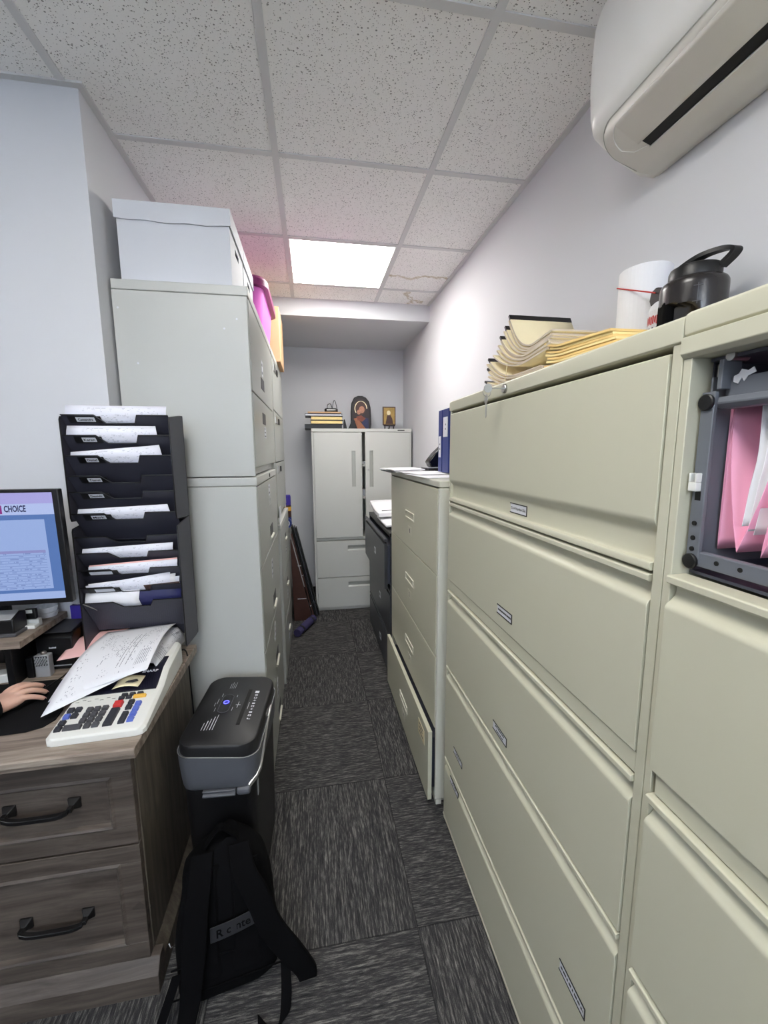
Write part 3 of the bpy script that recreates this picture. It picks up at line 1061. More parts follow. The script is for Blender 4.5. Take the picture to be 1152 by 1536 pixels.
# a few things glimpsed on the shelves
bm = B()
box(bm, .40, .62, DY + .12, DY + .36, 1.368, 1.392)
single('paper_stack', bm, M['paper'], 'white paper stack on the upper shelf inside the storage cabinet', 'paper', (.5, DY + .17, 1.368))
bm = B()
box(bm, .40, .62, DY + .12, DY + .36, 1.068, 1.13)
single('paper_stack', bm, M['card'], 'white paper stack on the lower shelf inside the storage cabinet', 'paper', (.5, DY + .17, 1.068))
# ------------------------------------------------------------------ left hand files (fronts look at +x)
FE = -.212
EX0 = LX + .008
EY0, EY1 = 1.655, 2.50
gm, gf = M['grey'], M['grey2']

def case_left(t, f, y0, y1, z0, z1, cap=.035, mat=None):
    mat = mat or gm
    bm = B()
    box(bm, EX0, f - .004, y0, y0 + .012, z0, z1 - cap)
    box(bm, EX0, f - .004, y1 - .012, y1, z0, z1 - cap)
    box(bm, EX0, EX0 + .02, y0 + .012, y1 - .012, z0, z1 - cap)
    box(bm, EX0 + .02, f - .02, y0 + .012, y1 - .012, z0, z0 + .03)
    box(bm, EX0 + .02, f - .02, y0 + .012, y1 - .012, z1 - cap - .004, z1 - cap)
    obj('case', bm, mat, t, .002)
    obj('top_cap', bx(EX0, f, y0, y1, z1 - cap + .0015, z1), mat, t, .003)

def pull_left(d, f, yc, zc, w=.13, h=.055, lip=True):
    bm = B()
    box(bm, f - .001, f + .0012, yc - w / 2, yc + w / 2, zc - h / 2, zc + h / 2, 0)
    obj('pull_recess', bm, M['keyd'], d)
    if lip:
        bm = pr([(f, zc - h / 2 + .002), (f + .010, zc - h / 2 - .002), (f + .010, zc - h / 2 - .006), (f, zc - h / 2 - .014)], 'y', yc - w / 2, yc + w / 2)
        obj('handle', bm, M['beige2'], d, .001)

def sticker_left(d, f, yc, zc, w, h, n=2, mat='card'):
    bm = B()
    box(bm, f - .001, f + .0009, yc - w / 2, yc + w / 2, zc - h / 2, zc + h / 2, 0)
    for q in range(n):
        z = zc + h * (.5 - (q + .5) / n)
        box(bm, f + .0009, f + .0011, yc - w * .38, yc + w * (.1 + .26 * ((q * 7) % 3) / 2), z - h / n * .16, z + h / n * .16, 1)
    obj('sticker', bm, [M[mat], M['inkg']], d, label='white paper sticker')

# ---- four drawer file, and a two drawer file stacked on it
t = thing('lateral_file', 'pale grey four drawer file beside the desk, supporting a two drawer file', 'file cabinet', (FE, (EY0 + EY1) / 2, 0))
case_left(t, FE, EY0, EY1, 0, 1.388)
bm = B()
lathe(bm, [(.009, 0), (.009, .003)], (FE, 2.13, 1.371), 14, 0, Matrix.Rotation(PI / 2, 3, 'Y'))
obj('lock', bm, M['black'], t)
for k, (z0, z1) in enumerate(((1.020, 1.349), (.662, 1.014), (.345, .656), (.035, .339))):
    d = obj('drawer', bx(FE - .018, FE - .001, EY0 + .014, EY1 - .014, z0, z1), gf, t, .0015)
    pull_left(d, FE - .001, 2.13, z0 + .075)
    if k == 0:
        sticker_left(d, FE - .001, 2.10, 1.30, .06, .055)
        bm = B()
        for q in ((2.075, 2.135, 1.258, 1.261), (2.075, 2.135, 1.225, 1.228), (2.075, 2.079, 1.228, 1.258), (2.131, 2.135, 1.228, 1.258)):
            box(bm, FE - .002, FE + .0005, *q)
        obj('label_holder', bm, M['steel'], d)
    else:
        sticker_left(d, FE - .001, 2.08, (z0 + z1) / 2 + .07, .05, .09, 3)
t = thing('lateral_file', 'pale grey two drawer file stacked on the file beside the desk, under the white boxes', 'file cabinet', (FE, (EY0 + EY1) / 2, 1.392))
case_left(t, FE, EY0, EY1, 1.392, 2.080)
for k, (z0, z1) in enumerate(((1.716, 2.040), (1.425, 1.710))):
    d = obj('drawer', bx(FE - .018, FE - .001, EY0 + .014, EY1 - .014, z0, z1), gf, t, .0015)
    zc = 1.79 if k == 0 else 1.635
    pull_left(d, FE - .001, 2.02, zc, .12, .05, False)
    if k == 0:
        sticker_left(d, FE - .001, 2.03, 1.86, .05, .07, 2)
    else:
        sticker_left(d, FE - .001, 2.04, 1.575, .07, .05, 3)
# paint chips on the near side
bm = B()
for x, z in ((-.65, 1.985), (-.255, 1.965), (-.60, 1.80), (-.30, 1.93)):
    lathe(bm, [(.004, 0), (.0035, .0007)], (x, EY0 + .0005, z), 9, 0, Matrix.Rotation(PI / 2, 3, 'X'))
obj('chipped_paint', bm, M['card'], t, label='small white chips in the paint')

# ---- tall file behind it and a lower file under that one
GY0, GY1, FG, FF = 2.545, 3.36, -.200, -.212
t = thing('lateral_file', 'grey low file farther along the left wall, standing under a taller file', 'file cabinet', (FG, (GY0 + GY1) / 2, 0))
case_left(t, FG, GY0, GY1, 0, 1.045, .03)
for k, (z0, z1) in enumerate(((.70, 1.010), (.37, .694), (.035, .364))):
    d = obj('drawer', bx(FG - .018, FG - .001, GY0 + .014, GY1 - .014, z0, z1), gf, t, .0015)
    pull_left(d, FG - .001, 2.95, z0 + .2, .10, .03)
    sticker_left(d, FG - .001, 2.95, z0 + .1, .05, .05, 2)
t = thing('lateral_file', 'tall grey file stacked on the low file, holding the brown carton', 'file cabinet', (FF, (GY0 + GY1) / 2, 1.049))
case_left(t, FF, GY0, GY1, 1.049, 2.0795)
for k, (z0, z1) in enumerate(((1.735, 2.040), (1.425, 1.729), (1.085, 1.419))):
    d = obj('drawer', bx(FF - .018, FF - .001, GY0 + .014, GY1 - .014, z0, z1), gf, t, .0015)
    bm = B()
    zc = z1 - .045
    box(bm, FF - .002, FF + .003, 2.66, 2.80, zc - .022, zc + .022)
    obj('label_holder', bm, M['steel'], d, .001)
    bm = B()
    box(bm, FF - .002, FF + .006, 2.86, 2.92, zc - .018, zc + .018)
    obj('latch', bm, M['black'], d, .002)
# plain low box-like cupboard hidden behind it, that the cans stand on and the boards lean on
HY0, HY1, HZ = 3.39, 4.12, .855
t = thing('low_cabinet', 'low grey cabinet in the far left corner under the spray cans, behind the leaning boards', 'cabinet', (-.44, (HY0 + HY1) / 2, 0))
case_left(t, -.215, HY0, HY1, 0, HZ, .03)
obj('door', bx(-.233, -.216, HY0 + .014, HY1 - .014, .035, HZ - .034), gf, t, .0015)

# white card flap hanging over the corner of the low file
bm = B()
prism(bm, [(2.552, 1.150), (2.552, 1.052), (2.70, 1.085), (2.66, 1.150)], 'x', FG - .006, FG - .004)
single('paper_sheet', bm, M['card'], 'white card flap standing at the front of the low file in the corner', 'paper', (FG - .005, 2.6, 1.05))

# ---- banker boxes
def banker_box(y0, y1, z0, label):
    x0, x1 = -.645, -.262
    h = .262
    t = thing('storage_box', label, 'box', ((x0 + x1) / 2, (y0 + y1) / 2, z0), 0, 'white storage boxes on the two drawer file')
    bm = B()
    hole = ((y0 + y1) / 2 - .04, (y0 + y1) / 2 + .04, z0 + .155, z0 + .180)
    box(bm, x0 + .006, x1 - .006, y0 + .006, y0 + .010, z0, z0 + h - .006)
    box(bm, x0 + .006, x1 - .006, y1 - .010, y1 - .006, z0, z0 + h - .006)
    box(bm, x0 + .006, x0 + .010, y0 + .010, y1 - .010, z0, z0 + h - .006)
    for q in ((y0 + .010, hole[0], z0, z0 + h - .006), (hole[1], y1 - .010, z0, z0 + h - .006), (hole[0], hole[1], z0, hole[2]), (hole[0], hole[1], hole[3], z0 + h - .006)):
        box(bm, x1 - .010, x1 - .006, *q)
    box(bm, x0 + .010, x1 - .010, y0 + .010, y1 - .010, z0, z0 + .004)
    obj('body', bm, M['card'], t)
    obj('contents', bx(x0 + .03, x1 - .03, y0 + .03, y1 - .03, z0 + .005, z0 + .20), M['dark'], t)
    bm = B()
    a, b, c, e = x0, x1, y0, y1
    zl = z0 + h - .058
    box(bm, a, b, c, e, z0 + h - .004, z0 + h)
    n = 14
    for side in (0, 1):                                                # slightly sagging skirt along the long sides
        y = c if side == 0 else e - .003
        low = [(a + (b - a) * k / n, zl - .004 * math.sin(PI * k / n) + .002 * math.sin(5 * k)) for k in range(n + 1)]
        prism(bm, low + [(b, z0 + h - .004), (a, z0 + h - .004)], 'y', y, y + .003)
    box(bm, a, a + .003, c + .003, e - .003, zl, z0 + h - .004)
    box(bm, b - .003, b, c + .003, e - .003, zl, z0 + h - .004)
    obj('lid', bm, M['card'], t)
    return t
banker_box(1.675, 1.975, 2.080, 'white cardboard storage box with lid, nearest the camera, on the grey two drawer file')
banker_box(1.985, 2.285, 2.080, 'white cardboard storage box with lid, second along the grey file, before the pink bin')

# ---- pink lidded bin
t = thing('storage_bin', 'bright pink plastic bin with a magenta lid beside the white boxes', 'bin', (-.42, 2.47, 2.080))
bm = B()
rings = []
for z, e in ((2.0805, -.030), (2.095, -.022), (2.30, -.004), (2.318, 0)):
    rings.append([(x, y, z) for x, y in rrect(-.425, 2.575, .41 + 2 * e, .55 + 2 * e, .06)])
loft(bm, rings)
obj('body', bm, M['tote'], t, .003, True)
bm = B()
rings = []
for z, e in ((2.318, .006), (2.318, .022), (2.350, .022), (2.366, .012), (2.369, 0), (2.369, -.02), (2.362, -.03)):
    rings.append([(x, y, z) for x, y in rrect(-.425, 2.575, .41 + 2 * e, .55 + 2 * e, .07)])
loft(bm, rings)
obj('lid', bm, M['totelid'], t, .002)

# ---- brown carton overhanging the tall file
t = thing('cardboard_box', 'brown cardboard carton overhanging the front of the tall grey file', 'box', (-.36, 3.11, 2.080))
cx0, cx1, cy0, cy1, cz0, cz1 = -.54, -.186, 2.93, 3.30, 2.0803, 2.425
obj('body', bx(cx0, cx1, cy0, cy1, cz0, cz1), M['carton'], t, .003)
bm = B()
box(bm, cx0, cx1, cy0, (cy0 + cy1) / 2 - .001, cz1, cz1 + .003)
box(bm, cx0, cx1, (cy0 + cy1) / 2 + .001, cy1, cz1, cz1 + .003)
obj('flap', bm, M['carton'], t)
obj('packing_tape', bx(cx1 - .0005, cx1 + .0006, (cy0 + cy1) / 2 - .025, (cy0 + cy1) / 2 + .025, cz1 - .06, cz1 + .003), M['creamedge'], t)

# ---- spray cans on the corner cabinet
def spray_can(x, y, z, label, h=.27, r=.034, capm='purple', bodym='brown'):
    t = thing('spray_can', label, 'spray can', (x, y, z), 0, None)
    bm = B()
    lathe(bm, [(r - .003, 0), (r, .003), (r, h * .66), (r - .002, h * .68)], (x, y, z), 24)
    obj('body', bm, M[bodym], t, 0, False)
    bm = B()
    lathe(bm, [(r + .0006, h * .50), (r + .0006, h * .63)], (x, y, z), 24, cap=False)
    obj('label_band', bm, M['keyy'], t, label='yellow band')
    bm = B()
    lathe(bm, [(r + .0006, h * .10), (r + .0006, h * .30)], (x, y, z), 24, cap=False)
    obj('label_patch', bm, M['blue'], t, label='blue band')
    bm = B()
    lathe(bm, [(r - .001, h * .68), (r - .001, h * .95), (r - .005, h), (.01, h)], (x, y, z), 24)
    obj('cap', bm, M[capm], t, label='purple cap')
spray_can(-.222, 3.58, HZ, 'right spray can with a purple cap in the far left corner by the leaning boards')
spray_can(-.298, 3.60, HZ, 'left spray can with a purple cap, mostly behind the tall grey file', .268)
t = thing('tape_roll', 'round roll of blue tape standing on edge in front of the spray cans', 'tape', (-.226, 3.47, HZ))
bm = B()
lathe(bm, [(.030, -.02), (.045, -.02), (.045, .02), (.030, .02), (.030, -.02)], (-.226, 3.47, HZ + .0452), 28, 0, Matrix.Rotation(PI / 2, 3, 'X'), False)
obj('roll', bm, M['blue'], t)
bm = B()
lathe(bm, [(.022, -.019), (.0298, -.019), (.0298, .019), (.022, .019), (.022, -.019)], (-.226, 3.47, HZ + .0452), 28, 0, Matrix.Rotation(PI / 2, 3, 'X'), False)
obj('core', bm, M['card'], t)

# ---- boards leaning on that cabinet
def lean_board(xb, y0, y1, L, th, ang, mat, name, label, cat='board', group=None, bars=None):
    """slab standing on its long edge, leaning to the left by ang; bottom right edge at xb"""
    s, c = math.sin(ang), math.cos(ang)
    def P(u, w):                                                       # u up the slope, w thickness to the right
        return (xb - u * s + w * c, .002 + u * c + w * s)
    bm = B()
    prism(bm, [P(0, 0), P(L, 0), P(L, th), P(0, th)], 'y', y0, y1)
    cx, cz = P(0, 0)
    t = thing(name, label, cat, (cx, (y0 + y1) / 2, 0), 0, group)
    obj('panel', bm, mat, t, .001)
    if bars:
        bm = B()
        for u in bars:
            a, b = P(u, th + .0005), P(u + .006, th + .0005)
            a2, b2 = P(u, -.0005), P(u + .006, -.0005)
            prism(bm, [a, b, b2, a2], 'y', y0 - .0008, y0 + .1)
        obj('edge_band', bm, M['card'], t, label='worn white edge marks')
    return t
A_ = math.radians(12.5)
lean_board(-.028, 3.585, 3.735, .80, .012, A_, M['brown'], 'wood_board', 'tall brown wooden board leaning in the far left corner, edge towards the room', bars=(.12, .41))
for k, xb in enumerate((-.012, .003, .018)):
    lean_board(xb, 3.60 + .03 * k, 3.735, .86 - .01 * k, .010, A_, M['black'] if k != 1 else M['blackm'], 'picture_frame',
               ('thin black frame leaning next to the brown board', 'thin charcoal frame in the middle of the leaning set',
                'thin black frame leaning nearest the storage cabinet')[k], 'frame', 'thin dark frames leaning in the corner')
# wide brown board turned to the room
bm = B()
prism(bm, [(-.195, .002), (-.036, .002), (-.200, .74), (-.205, .74)], 'y', 3.560, 3.578)
t = thing('wood_board', 'reddish brown board with white scratches standing behind the purple roll', 'board', (-.12, 3.57, 0))
obj('face', bm, M['brown'], t, .001)
for x0, x1, z in ((-.16, -.085, .20), (-.15, -.12, .50)):
    obj('scratch', bx(x0, x1, 3.5585, 3.5605, z, z + .007), M['card'], t)
# purple roll on the floor
p0, p1 = Vector((-.160, 3.23, .0345)), Vector((-.030, 3.515, .0345))
t = thing('foam_roll', 'short purple foam roll lying on the carpet in front of the leaning boards', 'roll', ((p0 + p1) / 2).to_tuple()[:2] + (0,))
bm = B()
tube(bm, [p0, p0 + (p1 - p0) * .5, p1], .033, 20)
obj('roll', bm, M['mat_purple'], t, .003, True)
bm = B()
for q in (.2, .8):
    c = p0 + (p1 - p0) * q
    tube(bm, [c, c + (p1 - p0).normalized() * .02], .0345, 20)
obj('strap', bm, M['black'], t)

# ------------------------------------------------------------------ things on the far cabinet
by_ = DY + .06
def book(x0, x1, y0, y1, z0, h, cover, pages, label, group='books on the storage cabinet', spine='l'):
    t = thing('book', label, 'book', ((x0 + x1) / 2, (y0 + y1) / 2, z0), 0, group)
    c = .004
    bm = B()
    box(bm, x0, x1, y0, y1, z0, z0 + c)
    box(bm, x0, x1, y0, y1, z0 + h - c, z0 + h)
    if spine == 'l':
        box(bm, x0, x0 + c, y0, y1, z0 + c, z0 + h - c)
    else:
        box(bm, x1 - c, x1, y0, y1, z0 + c, z0 + h - c)
    obj('cover', bm, cover, t, .001)
    obj('pages', bx(x0 + c + .001, x1 - c - .004, y0 + .004, y1 - .004, z0 + c, z0 + h - c), pages, t)
book(-.055, .285, 3.80, 4.08, DZ, .040, M['black'], M['black'], 'wide black case at the bottom of the book stack on the storage cabinet')
book(-.002, .288, 3.80, 4.05, DZ + .041, .034, M['black'], M['gold'], 'dark book with gilded pages, lower of the gilded pair on the storage cabinet')
book(.000, .286, 3.80, 4.05, DZ + .076, .034, M['black'], M['gold'], 'dark book with gilded pages, upper of the gilded pair on the storage cabinet')
book(-.050, .282, 3.80, 4.05, DZ + .111, .022, M['blackm'], M['card'], 'charcoal flat book under the tan folder on the storage cabinet')
bm = B()
box(bm, -.02, .268, 3.81, 4.03, DZ + .1335, DZ + .1385, 0)
box(bm, -.025, .272, 3.81, 4.03, DZ + .139, DZ + .150, 1)
single('document_folder', bm, [M['brown'], M['carton']], 'tan folder on top of the book stack on the storage cabinet', 'folder', (.12, 3.92, DZ + .1335))
t = thing('cable_bundle', 'small black adapter with a looped cable on top of the book stack', 'cable', (.19, 3.86, DZ + .150))
bm = B()
rings = []
for z, e in ((.150, -.004), (.154, 0), (.176, 0), (.183, -.006), (.185, -.012)):
    rings.append([(x, y, DZ + z) for x, y in rrect(.185, 3.86, .12 + 2 * e, .07 + 2 * e, .02)])
loft(bm, rings)
obj('adapter', bm, M['blackg'], t, 0, True)
bm = B()
tube(bm, spline([(.15, 3.86, DZ + .184), (.155, 3.85, DZ + .215), (.18, 3.85, DZ + .222), (.195, 3.86, DZ + .19), (.205, 3.86, DZ + .23), (.214, 3.86, DZ + .256), (.226, 3.86, DZ + .24), (.238, 3.86, DZ + .186)], 8), .003, 8)
obj('cable', bm, M['black'], t, 0, True)
# dark bookend shape and a glass trinket between books and icon
bm = B()
prism(bm, [(.292, DZ), (.325, DZ), (.312, DZ + .06), (.305, DZ + .085), (.296, DZ + .085), (.293, DZ + .05)], 'y', 3.82, 3.86)
single('bookend', bm, M['black'], 'small black bookend against the right of the book stack', 'bookend', (.305, 3.84, DZ), bevel=.003)
bm = B()
prism(bm, [(.335, DZ), (.40, DZ), (.40, DZ + .07), (.385, DZ + .085), (.372, DZ + .08), (.35, DZ + .03)], 'y', 3.82, 3.85)
single('figurine', bm, M['black'], 'small black figure leaning at the left foot of the oval painted panel', 'figurine', (.37, 3.835, DZ), bevel=.004)

# oval painted panel (plain generic picture in the same colours)
IX, IY = .462, 3.90
t = thing('painted_panel', 'tall rounded dark painted wooden panel standing on the storage cabinet', 'picture', (IX, IY, DZ))
def icon_outline(s=1.0):
    pts = [(-.085, 0), (-.095, .06), (-.094, .16), (-.086, .24), (-.062, .288), (-.025, .306), (.015, .306), (.05, .29), (.078, .255), (.092, .2), (.097, .12), (.098, .05), (.088, 0)]
    return [(IX + x * s, DZ + .15 + (z - .15) * s) for x, z in pts]
obj('board', pr(icon_outline(), 'y', IY, IY + .025), M['black'], t, .006)
def blob(cx, cz, rx, rz, n=26, a0=0, a1=2 * PI):
    return [(IX + cx + rx * math.cos(a0 + (a1 - a0) * k / n), DZ + cz + rz * math.sin(a0 + (a1 - a0) * k / n)) for k in range(n)]
def dab(name, pts, y, mat, lab=None):
    obj(name, pr(pts, 'y', IY - y - .0015, IY - y), mat, t, 0, label=lab)
dab('painted_ground', icon_outline(.84), 0, plain('dark_oil_paint', (44, 32, 34), .5, var=.5, nscale=40, bump=.1, bscale=200))
P1 = plain('flesh_oil_paint', (176, 124, 100), .5, var=.5, nscale=90, bump=0)
P2 = plain('red_oil_paint', (120, 60, 46), .5, var=.5, nscale=70, bump=0)
P3 = plain('ochre_oil_paint', (150, 92, 62), .5, var=.5, nscale=70, bump=0)
P4 = plain('blue_oil_paint', (34, 38, 78), .5, var=.5, nscale=50, bump=0)
def ring_pts(cx, cz, r0, r1, a0, a1, n=18):
    o = [(IX + cx + r1 * math.cos(math.radians(a0 + (a1 - a0) * k / n)), DZ + cz + r1 * 1.15 * math.sin(math.radians(a0 + (a1 - a0) * k / n))) for k in range(n + 1)]
    i = [(IX + cx + r0 * math.cos(math.radians(a0 + (a1 - a0) * k / n)), DZ + cz + r0 * 1.15 * math.sin(math.radians(a0 + (a1 - a0) * k / n))) for k in range(n, -1, -1)]
    return o + i
dab('painted_arc', ring_pts(.0, .19, .052, .060, 0, 215), .0016, M['cream'], 'pale painted arc')
dab('painted_shape', blob(.0, .195, .048, .06), .0018, M['brown'])
dab('painted_shape', blob(.008, .180, .026, .032), .0034, P1)
dab('painted_shape', blob(-.020, .158, .018, .022), .0036, P1)
dab('painted_shape', [(IX + .0, DZ + .12), (IX + .07, DZ + .10), (IX + .072, DZ + .0), (IX + .02, DZ + .0)], .0019, P4)
dab('painted_shape', [(IX - .045, DZ + .115), (IX + .0, DZ + .13), (IX + .045, DZ + .10), (IX + .01, DZ + .07), (IX - .03, DZ + .085)], .0038, P2)
dab('painted_shape', [(IX - .068, DZ + .10), (IX - .035, DZ + .105), (IX + .05, DZ + .0), (IX - .03, DZ + .0)], .0021, P3)

# small framed picture on a little easel
SX, SY = .735, 3.93
t = thing('framed_picture', 'small golden framed picture on a black easel at the right of the storage cabinet', 'picture', (SX, SY, DZ))
sz = DZ + .042
bm = B()
box(bm, SX - .062, SX + .062, SY, SY + .014, sz, sz + .172)
obj('frame', bm, M['brown'], t, .002)
bm = B()
box(bm, SX - .052, SX + .052, SY - .001, SY + .002, sz + .010, sz + .162)
obj('picture', bm, plain('old_gold_paint', (170, 140, 76), .5, var=.45, nscale=40, bump=.1, bscale=200), t)
bm = B()
prism(bm, [(SX - .035, sz + .012), (SX + .038, sz + .012), (SX + .03, sz + .06), (SX + .008, sz + .10), (SX - .02, sz + .09)], 'y', SY - .0022, SY - .001)
obj('painted_shape', bm, M['brown'], t)
bm = B()
prism(bm, [(SX - .005 + .018 * math.cos(k * PI / 8), sz + .115 + .022 * math.sin(k * PI / 8)) for k in range(16)], 'y', SY - .0024, SY - .001)
obj('painted_shape', bm, M['cream'], t)
bm = B()
for x in (-.042, 0, .042):
    box(bm, SX + x - .005, SX + x + .005, SY - .006, SY + .006, DZ, sz + .0)
box(bm, SX - .055, SX + .055, SY - .012, SY + .004, sz - .010, sz)
box(bm, SX - .004, SX + .004, SY + .015, SY + .05, DZ, DZ + .02)
obj('easel', bm, M['black'], t, .001)
# ------------------------------------------------------------------ on the big beige file
TZ = 1.657
# paper towel roll
t = thing('paper_towel_roll', 'tall white paper towel roll standing on the large beige file by the wall', 'paper towels', (.862, 1.005, TZ))
bm = B()
lathe(bm, [(.021, .0), (.058, 0), (.060, .002), (.060, .281), (.058, .283), (.021, .283), (.021, .0)], (.862, 1.005, TZ), 40, cap=False)
obj('roll', bm, M['paper'], t, 0, False)
bm = B()
lathe(bm, [(.0205, .001), (.0205, .282)], (.862, 1.005, TZ), 24, cap=False)
obj('cardboard_core', bm, M['carton'], t)
# spray lubricant can with a red straw
cx, cy = .828, .902
t = thing('spray_can', 'small spray can with a black trigger top and red straw before the towel roll', 'spray can', (cx, cy, TZ))
bm = B()
lathe(bm, [(.028, 0), (.030, .003), (.030, .150), (.026, .163), (.018, .171)], (cx, cy, TZ), 28)
obj('body', bm, M['card'], t)
bm = B()
for (z0, z1, mi) in ((.118, .138, 0), (.088, .112, 1)):
    n = 8
    for q in range(n):
        if q % 2 == 0 or mi == 0:
            a0 = math.radians(150 + q * 9)
            a1 = math.radians(150 + q * 9 + 7)
            p = [(cx + .0304 * math.cos(a), cy + .0304 * math.sin(a)) for a in (a0, a1)]
            f = bm.faces.new([bm.verts.new((p[0][0], p[0][1], TZ + z0 + .003 * (q % 3))), bm.verts.new((p[1][0], p[1][1], TZ + z0)), bm.verts.new((p[1][0], p[1][1], TZ + z1)), bm.verts.new((p[0][0], p[0][1], TZ + z1 - .004 * (q % 2)))])
            f.material_index = mi
obj('label_print', bm, [M['red'], M['inkg']], t, label='red and grey label print')
bm = B()
prism(bm, [(cy - .018, TZ + .166), (cy + .022, TZ + .166), (cy + .028, TZ + .180), (cy + .024, TZ + .200), (cy + .010, TZ + .206), (cy - .018, TZ + .196)], 'x', cx - .016, cx + .016)
obj('spray_head', bm, M['black'], t, .003)
bm = B()
tube(bm, [(.806, .905, 1.848), (.800, 1.028, 1.902)], .0016, 8)
obj('straw', bm, M['red'], t, label='thin red straw')
# half gallon jug
jx, jy, jr = .815, .812, .061
t = thing('water_jug', 'large black translucent sports water jug with a grip handle on the beige file', 'water bottle', (jx, jy, TZ))
Mj = Matrix.Translation((jx, jy, TZ)) @ Matrix.Rotation(math.radians(158), 4, 'Z')   # local +x = grip side
def jug_ring(z, r, cut):
    """round section with the grip side cut back"""
    out = []
    for k in range(40):
        a = 2 * PI * k / 40
        x, y = r * math.cos(a), r * math.sin(a)
        if cut > 0 and x > r - cut:
            x = r - cut
        out.append(Mj @ Vector((x, y, z)))
    return out
jug = plain('smoked_plastic', (38, 35, 36), .25, var=.05, bump=0)
bm = B()
loft(bm, [jug_ring(z, r, c) for z, r, c in ((.0, .056, .02), (.004, .060, .036), (.02, .061, .050), (.106, .061, .052), (.120, .061, .040), (.127, .061, .016), (.133, .061, 0), (.164, .061, 0), (.172, .0605, 0), (.177, .058, 0), (.181, .053, 0), (.183, .046, 0))])
obj('bottle', bm, jug, t, 0, True)
bm = B()
prism(bm, rrect(.0495, 0, .022, .042, .009), 'z', .004, .140)
bm2 = bm
bmesh.ops.transform(bm, matrix=Mj, verts=bm.verts)
obj('grip', bm, M['webbing'], t, .004, label='textured black grip bar')
bm = B()
lathe(bm, [(.044, .180), (.0475, .183), (.0475, .200), (.045, .206), (.038, .209), (.034, .2095)], (jx, jy, TZ), 36)
obj('lid', bm, M['black'], t, 0, True)
bm = B()
lathe(bm, [(.015, .208), (.015, .222), (.012, .226)], (jx + .0, jy + .014, TZ), 24)
obj('spout_cap', bm, M['silverp'], t, label='clear spout cover')
bm = B()
hp = spline([(-.012, .034, .204), (-.010, .024, .214), (.0, -.012, .226), (.016, -.044, .228), (.026, -.062, .222), (.025, -.060, .212), (.018, -.042, .196)], 6)
rings = []
for i, p in enumerate(hp):
    tt = (hp[min(i + 1, len(hp) - 1)] - hp[max(i - 1, 0)]).normalized()
    nrm = Vector((1, 0, 0)).cross(tt)
    rings.append([Vector((jx, jy, TZ)) + p + Vector((sx, 0, 0)) + nrm * sn for sx, sn in ((-.010, -.0045), (.010, -.0045), (.010, .0045), (-.010, .0045))])
loft(bm, rings)
obj('carry_loop', bm, M['black'], t, .002)
bm = B()
for k in range(3):
    z = .155 - k * .03
    a = math.radians(232)
    mm = frame_m((jx + .0613 * math.cos(a), jy + .0613 * math.sin(a), TZ + z), (-math.sin(a), math.cos(a), 0), (0, 0, 1))
    mbox(bm, mm, -.008, .008, -.0006, .0006, -.0012, .0004)
mm = frame_m((jx + .0613 * math.cos(a), jy + .0613 * math.sin(a), TZ + .14), (-math.sin(a), math.cos(a), 0), (0, 0, 1))
mbox(bm, mm, -.0006, .0006, -.02, .02, -.0012, .0004)
obj('volume_marks', bm, M['inkg'], t)

# ---- manila folders, lying along the front with their far ends curling up
def folder(y0, y1, z0, zm, ze, label, group, mat, edge, x0=.598, x1=.80, band=None, c=.5, rng=None):
    """near end at y0 height z0; flat to the middle at height zm; far end y1 rises to ze"""
    n = 16
    pts = []
    for k in range(n + 1):
        s = k / n
        y = y0 + (y1 - y0) * s
        if s < c:
            z = z0 + (zm - z0) * s / c
        else:
            q = (s - c) / (1 - c)
            z = zm + (ze - zm) * q ** 2.0
            y = y - (ze - zm) * .22 * q ** 2
        pts.append((y, z))
    dx = rng.uniform(-.004, .004)
    bm = B()
    sheet(bm, [[(x0 + dx, y, z), ((x0 + x1) / 2, y, z + .0004), (x1 + dx, y, z)] for y, z in pts], -.0045, 0, 1)
    o = single('manila_folder', bm, [mat, edge], label, 'folder', ((x0 + x1) / 2, y0, min(z0, zm) - .0045), group)
    if band:
        bm = B()
        q0, q1 = pts[-1], pts[-2]
        v = Vector((0, q1[0] - q0[0], q1[1] - q0[1])).normalized()
        nn = Vector((1, 0, 0)).cross(v)
        if nn.y > 0:
            nn = -nn
        a = Vector((0, q0[0], q0[1]))
        e = a + v * band
        vs = []
        for p in (a - v * .001, e):
            for off in (.0008, -.006):
                for x in (x0 + dx - .0006, x1 + dx + .0006):
                    vs.append(p + nn * off + Vector((x, 0, 0)))
        bvs = [bm.verts.new(p) for p in vs]
        for f in ((0, 1, 3, 2), (4, 6, 7, 5), (0, 4, 5, 1), (2, 3, 7, 6), (0, 2, 6, 4), (1, 5, 7, 3)):
            bm.faces.new([bvs[i] for i in f])
        obj('binding_strip', bm, M['black'], o, label='black binding strip')
    return o
rg = random.Random(5)
# lower far pile, held by a rubber band
nA = 9
for k in range(nA):
    z = TZ + .0055 + k * .0052
    top = k == nA - 1
    folder(1.03 + rg.uniform(-.012, .008), 1.385 + rg.uniform(-.010, .012), z, z + .001, z + .018 + .0085 * k, 
           'cream folder with a black strip on top of the lower banded pile, far end' if top else 'cream folder in the lower banded pile at the far end of the beige file',
           None if top else 'cream folders in the lower far pile', M['cream'], M['creamedge'], band=.02 if top or k in (3, 6) else None, c=.35, rng=rg)
z1 = TZ + .0055 + nA * .0052
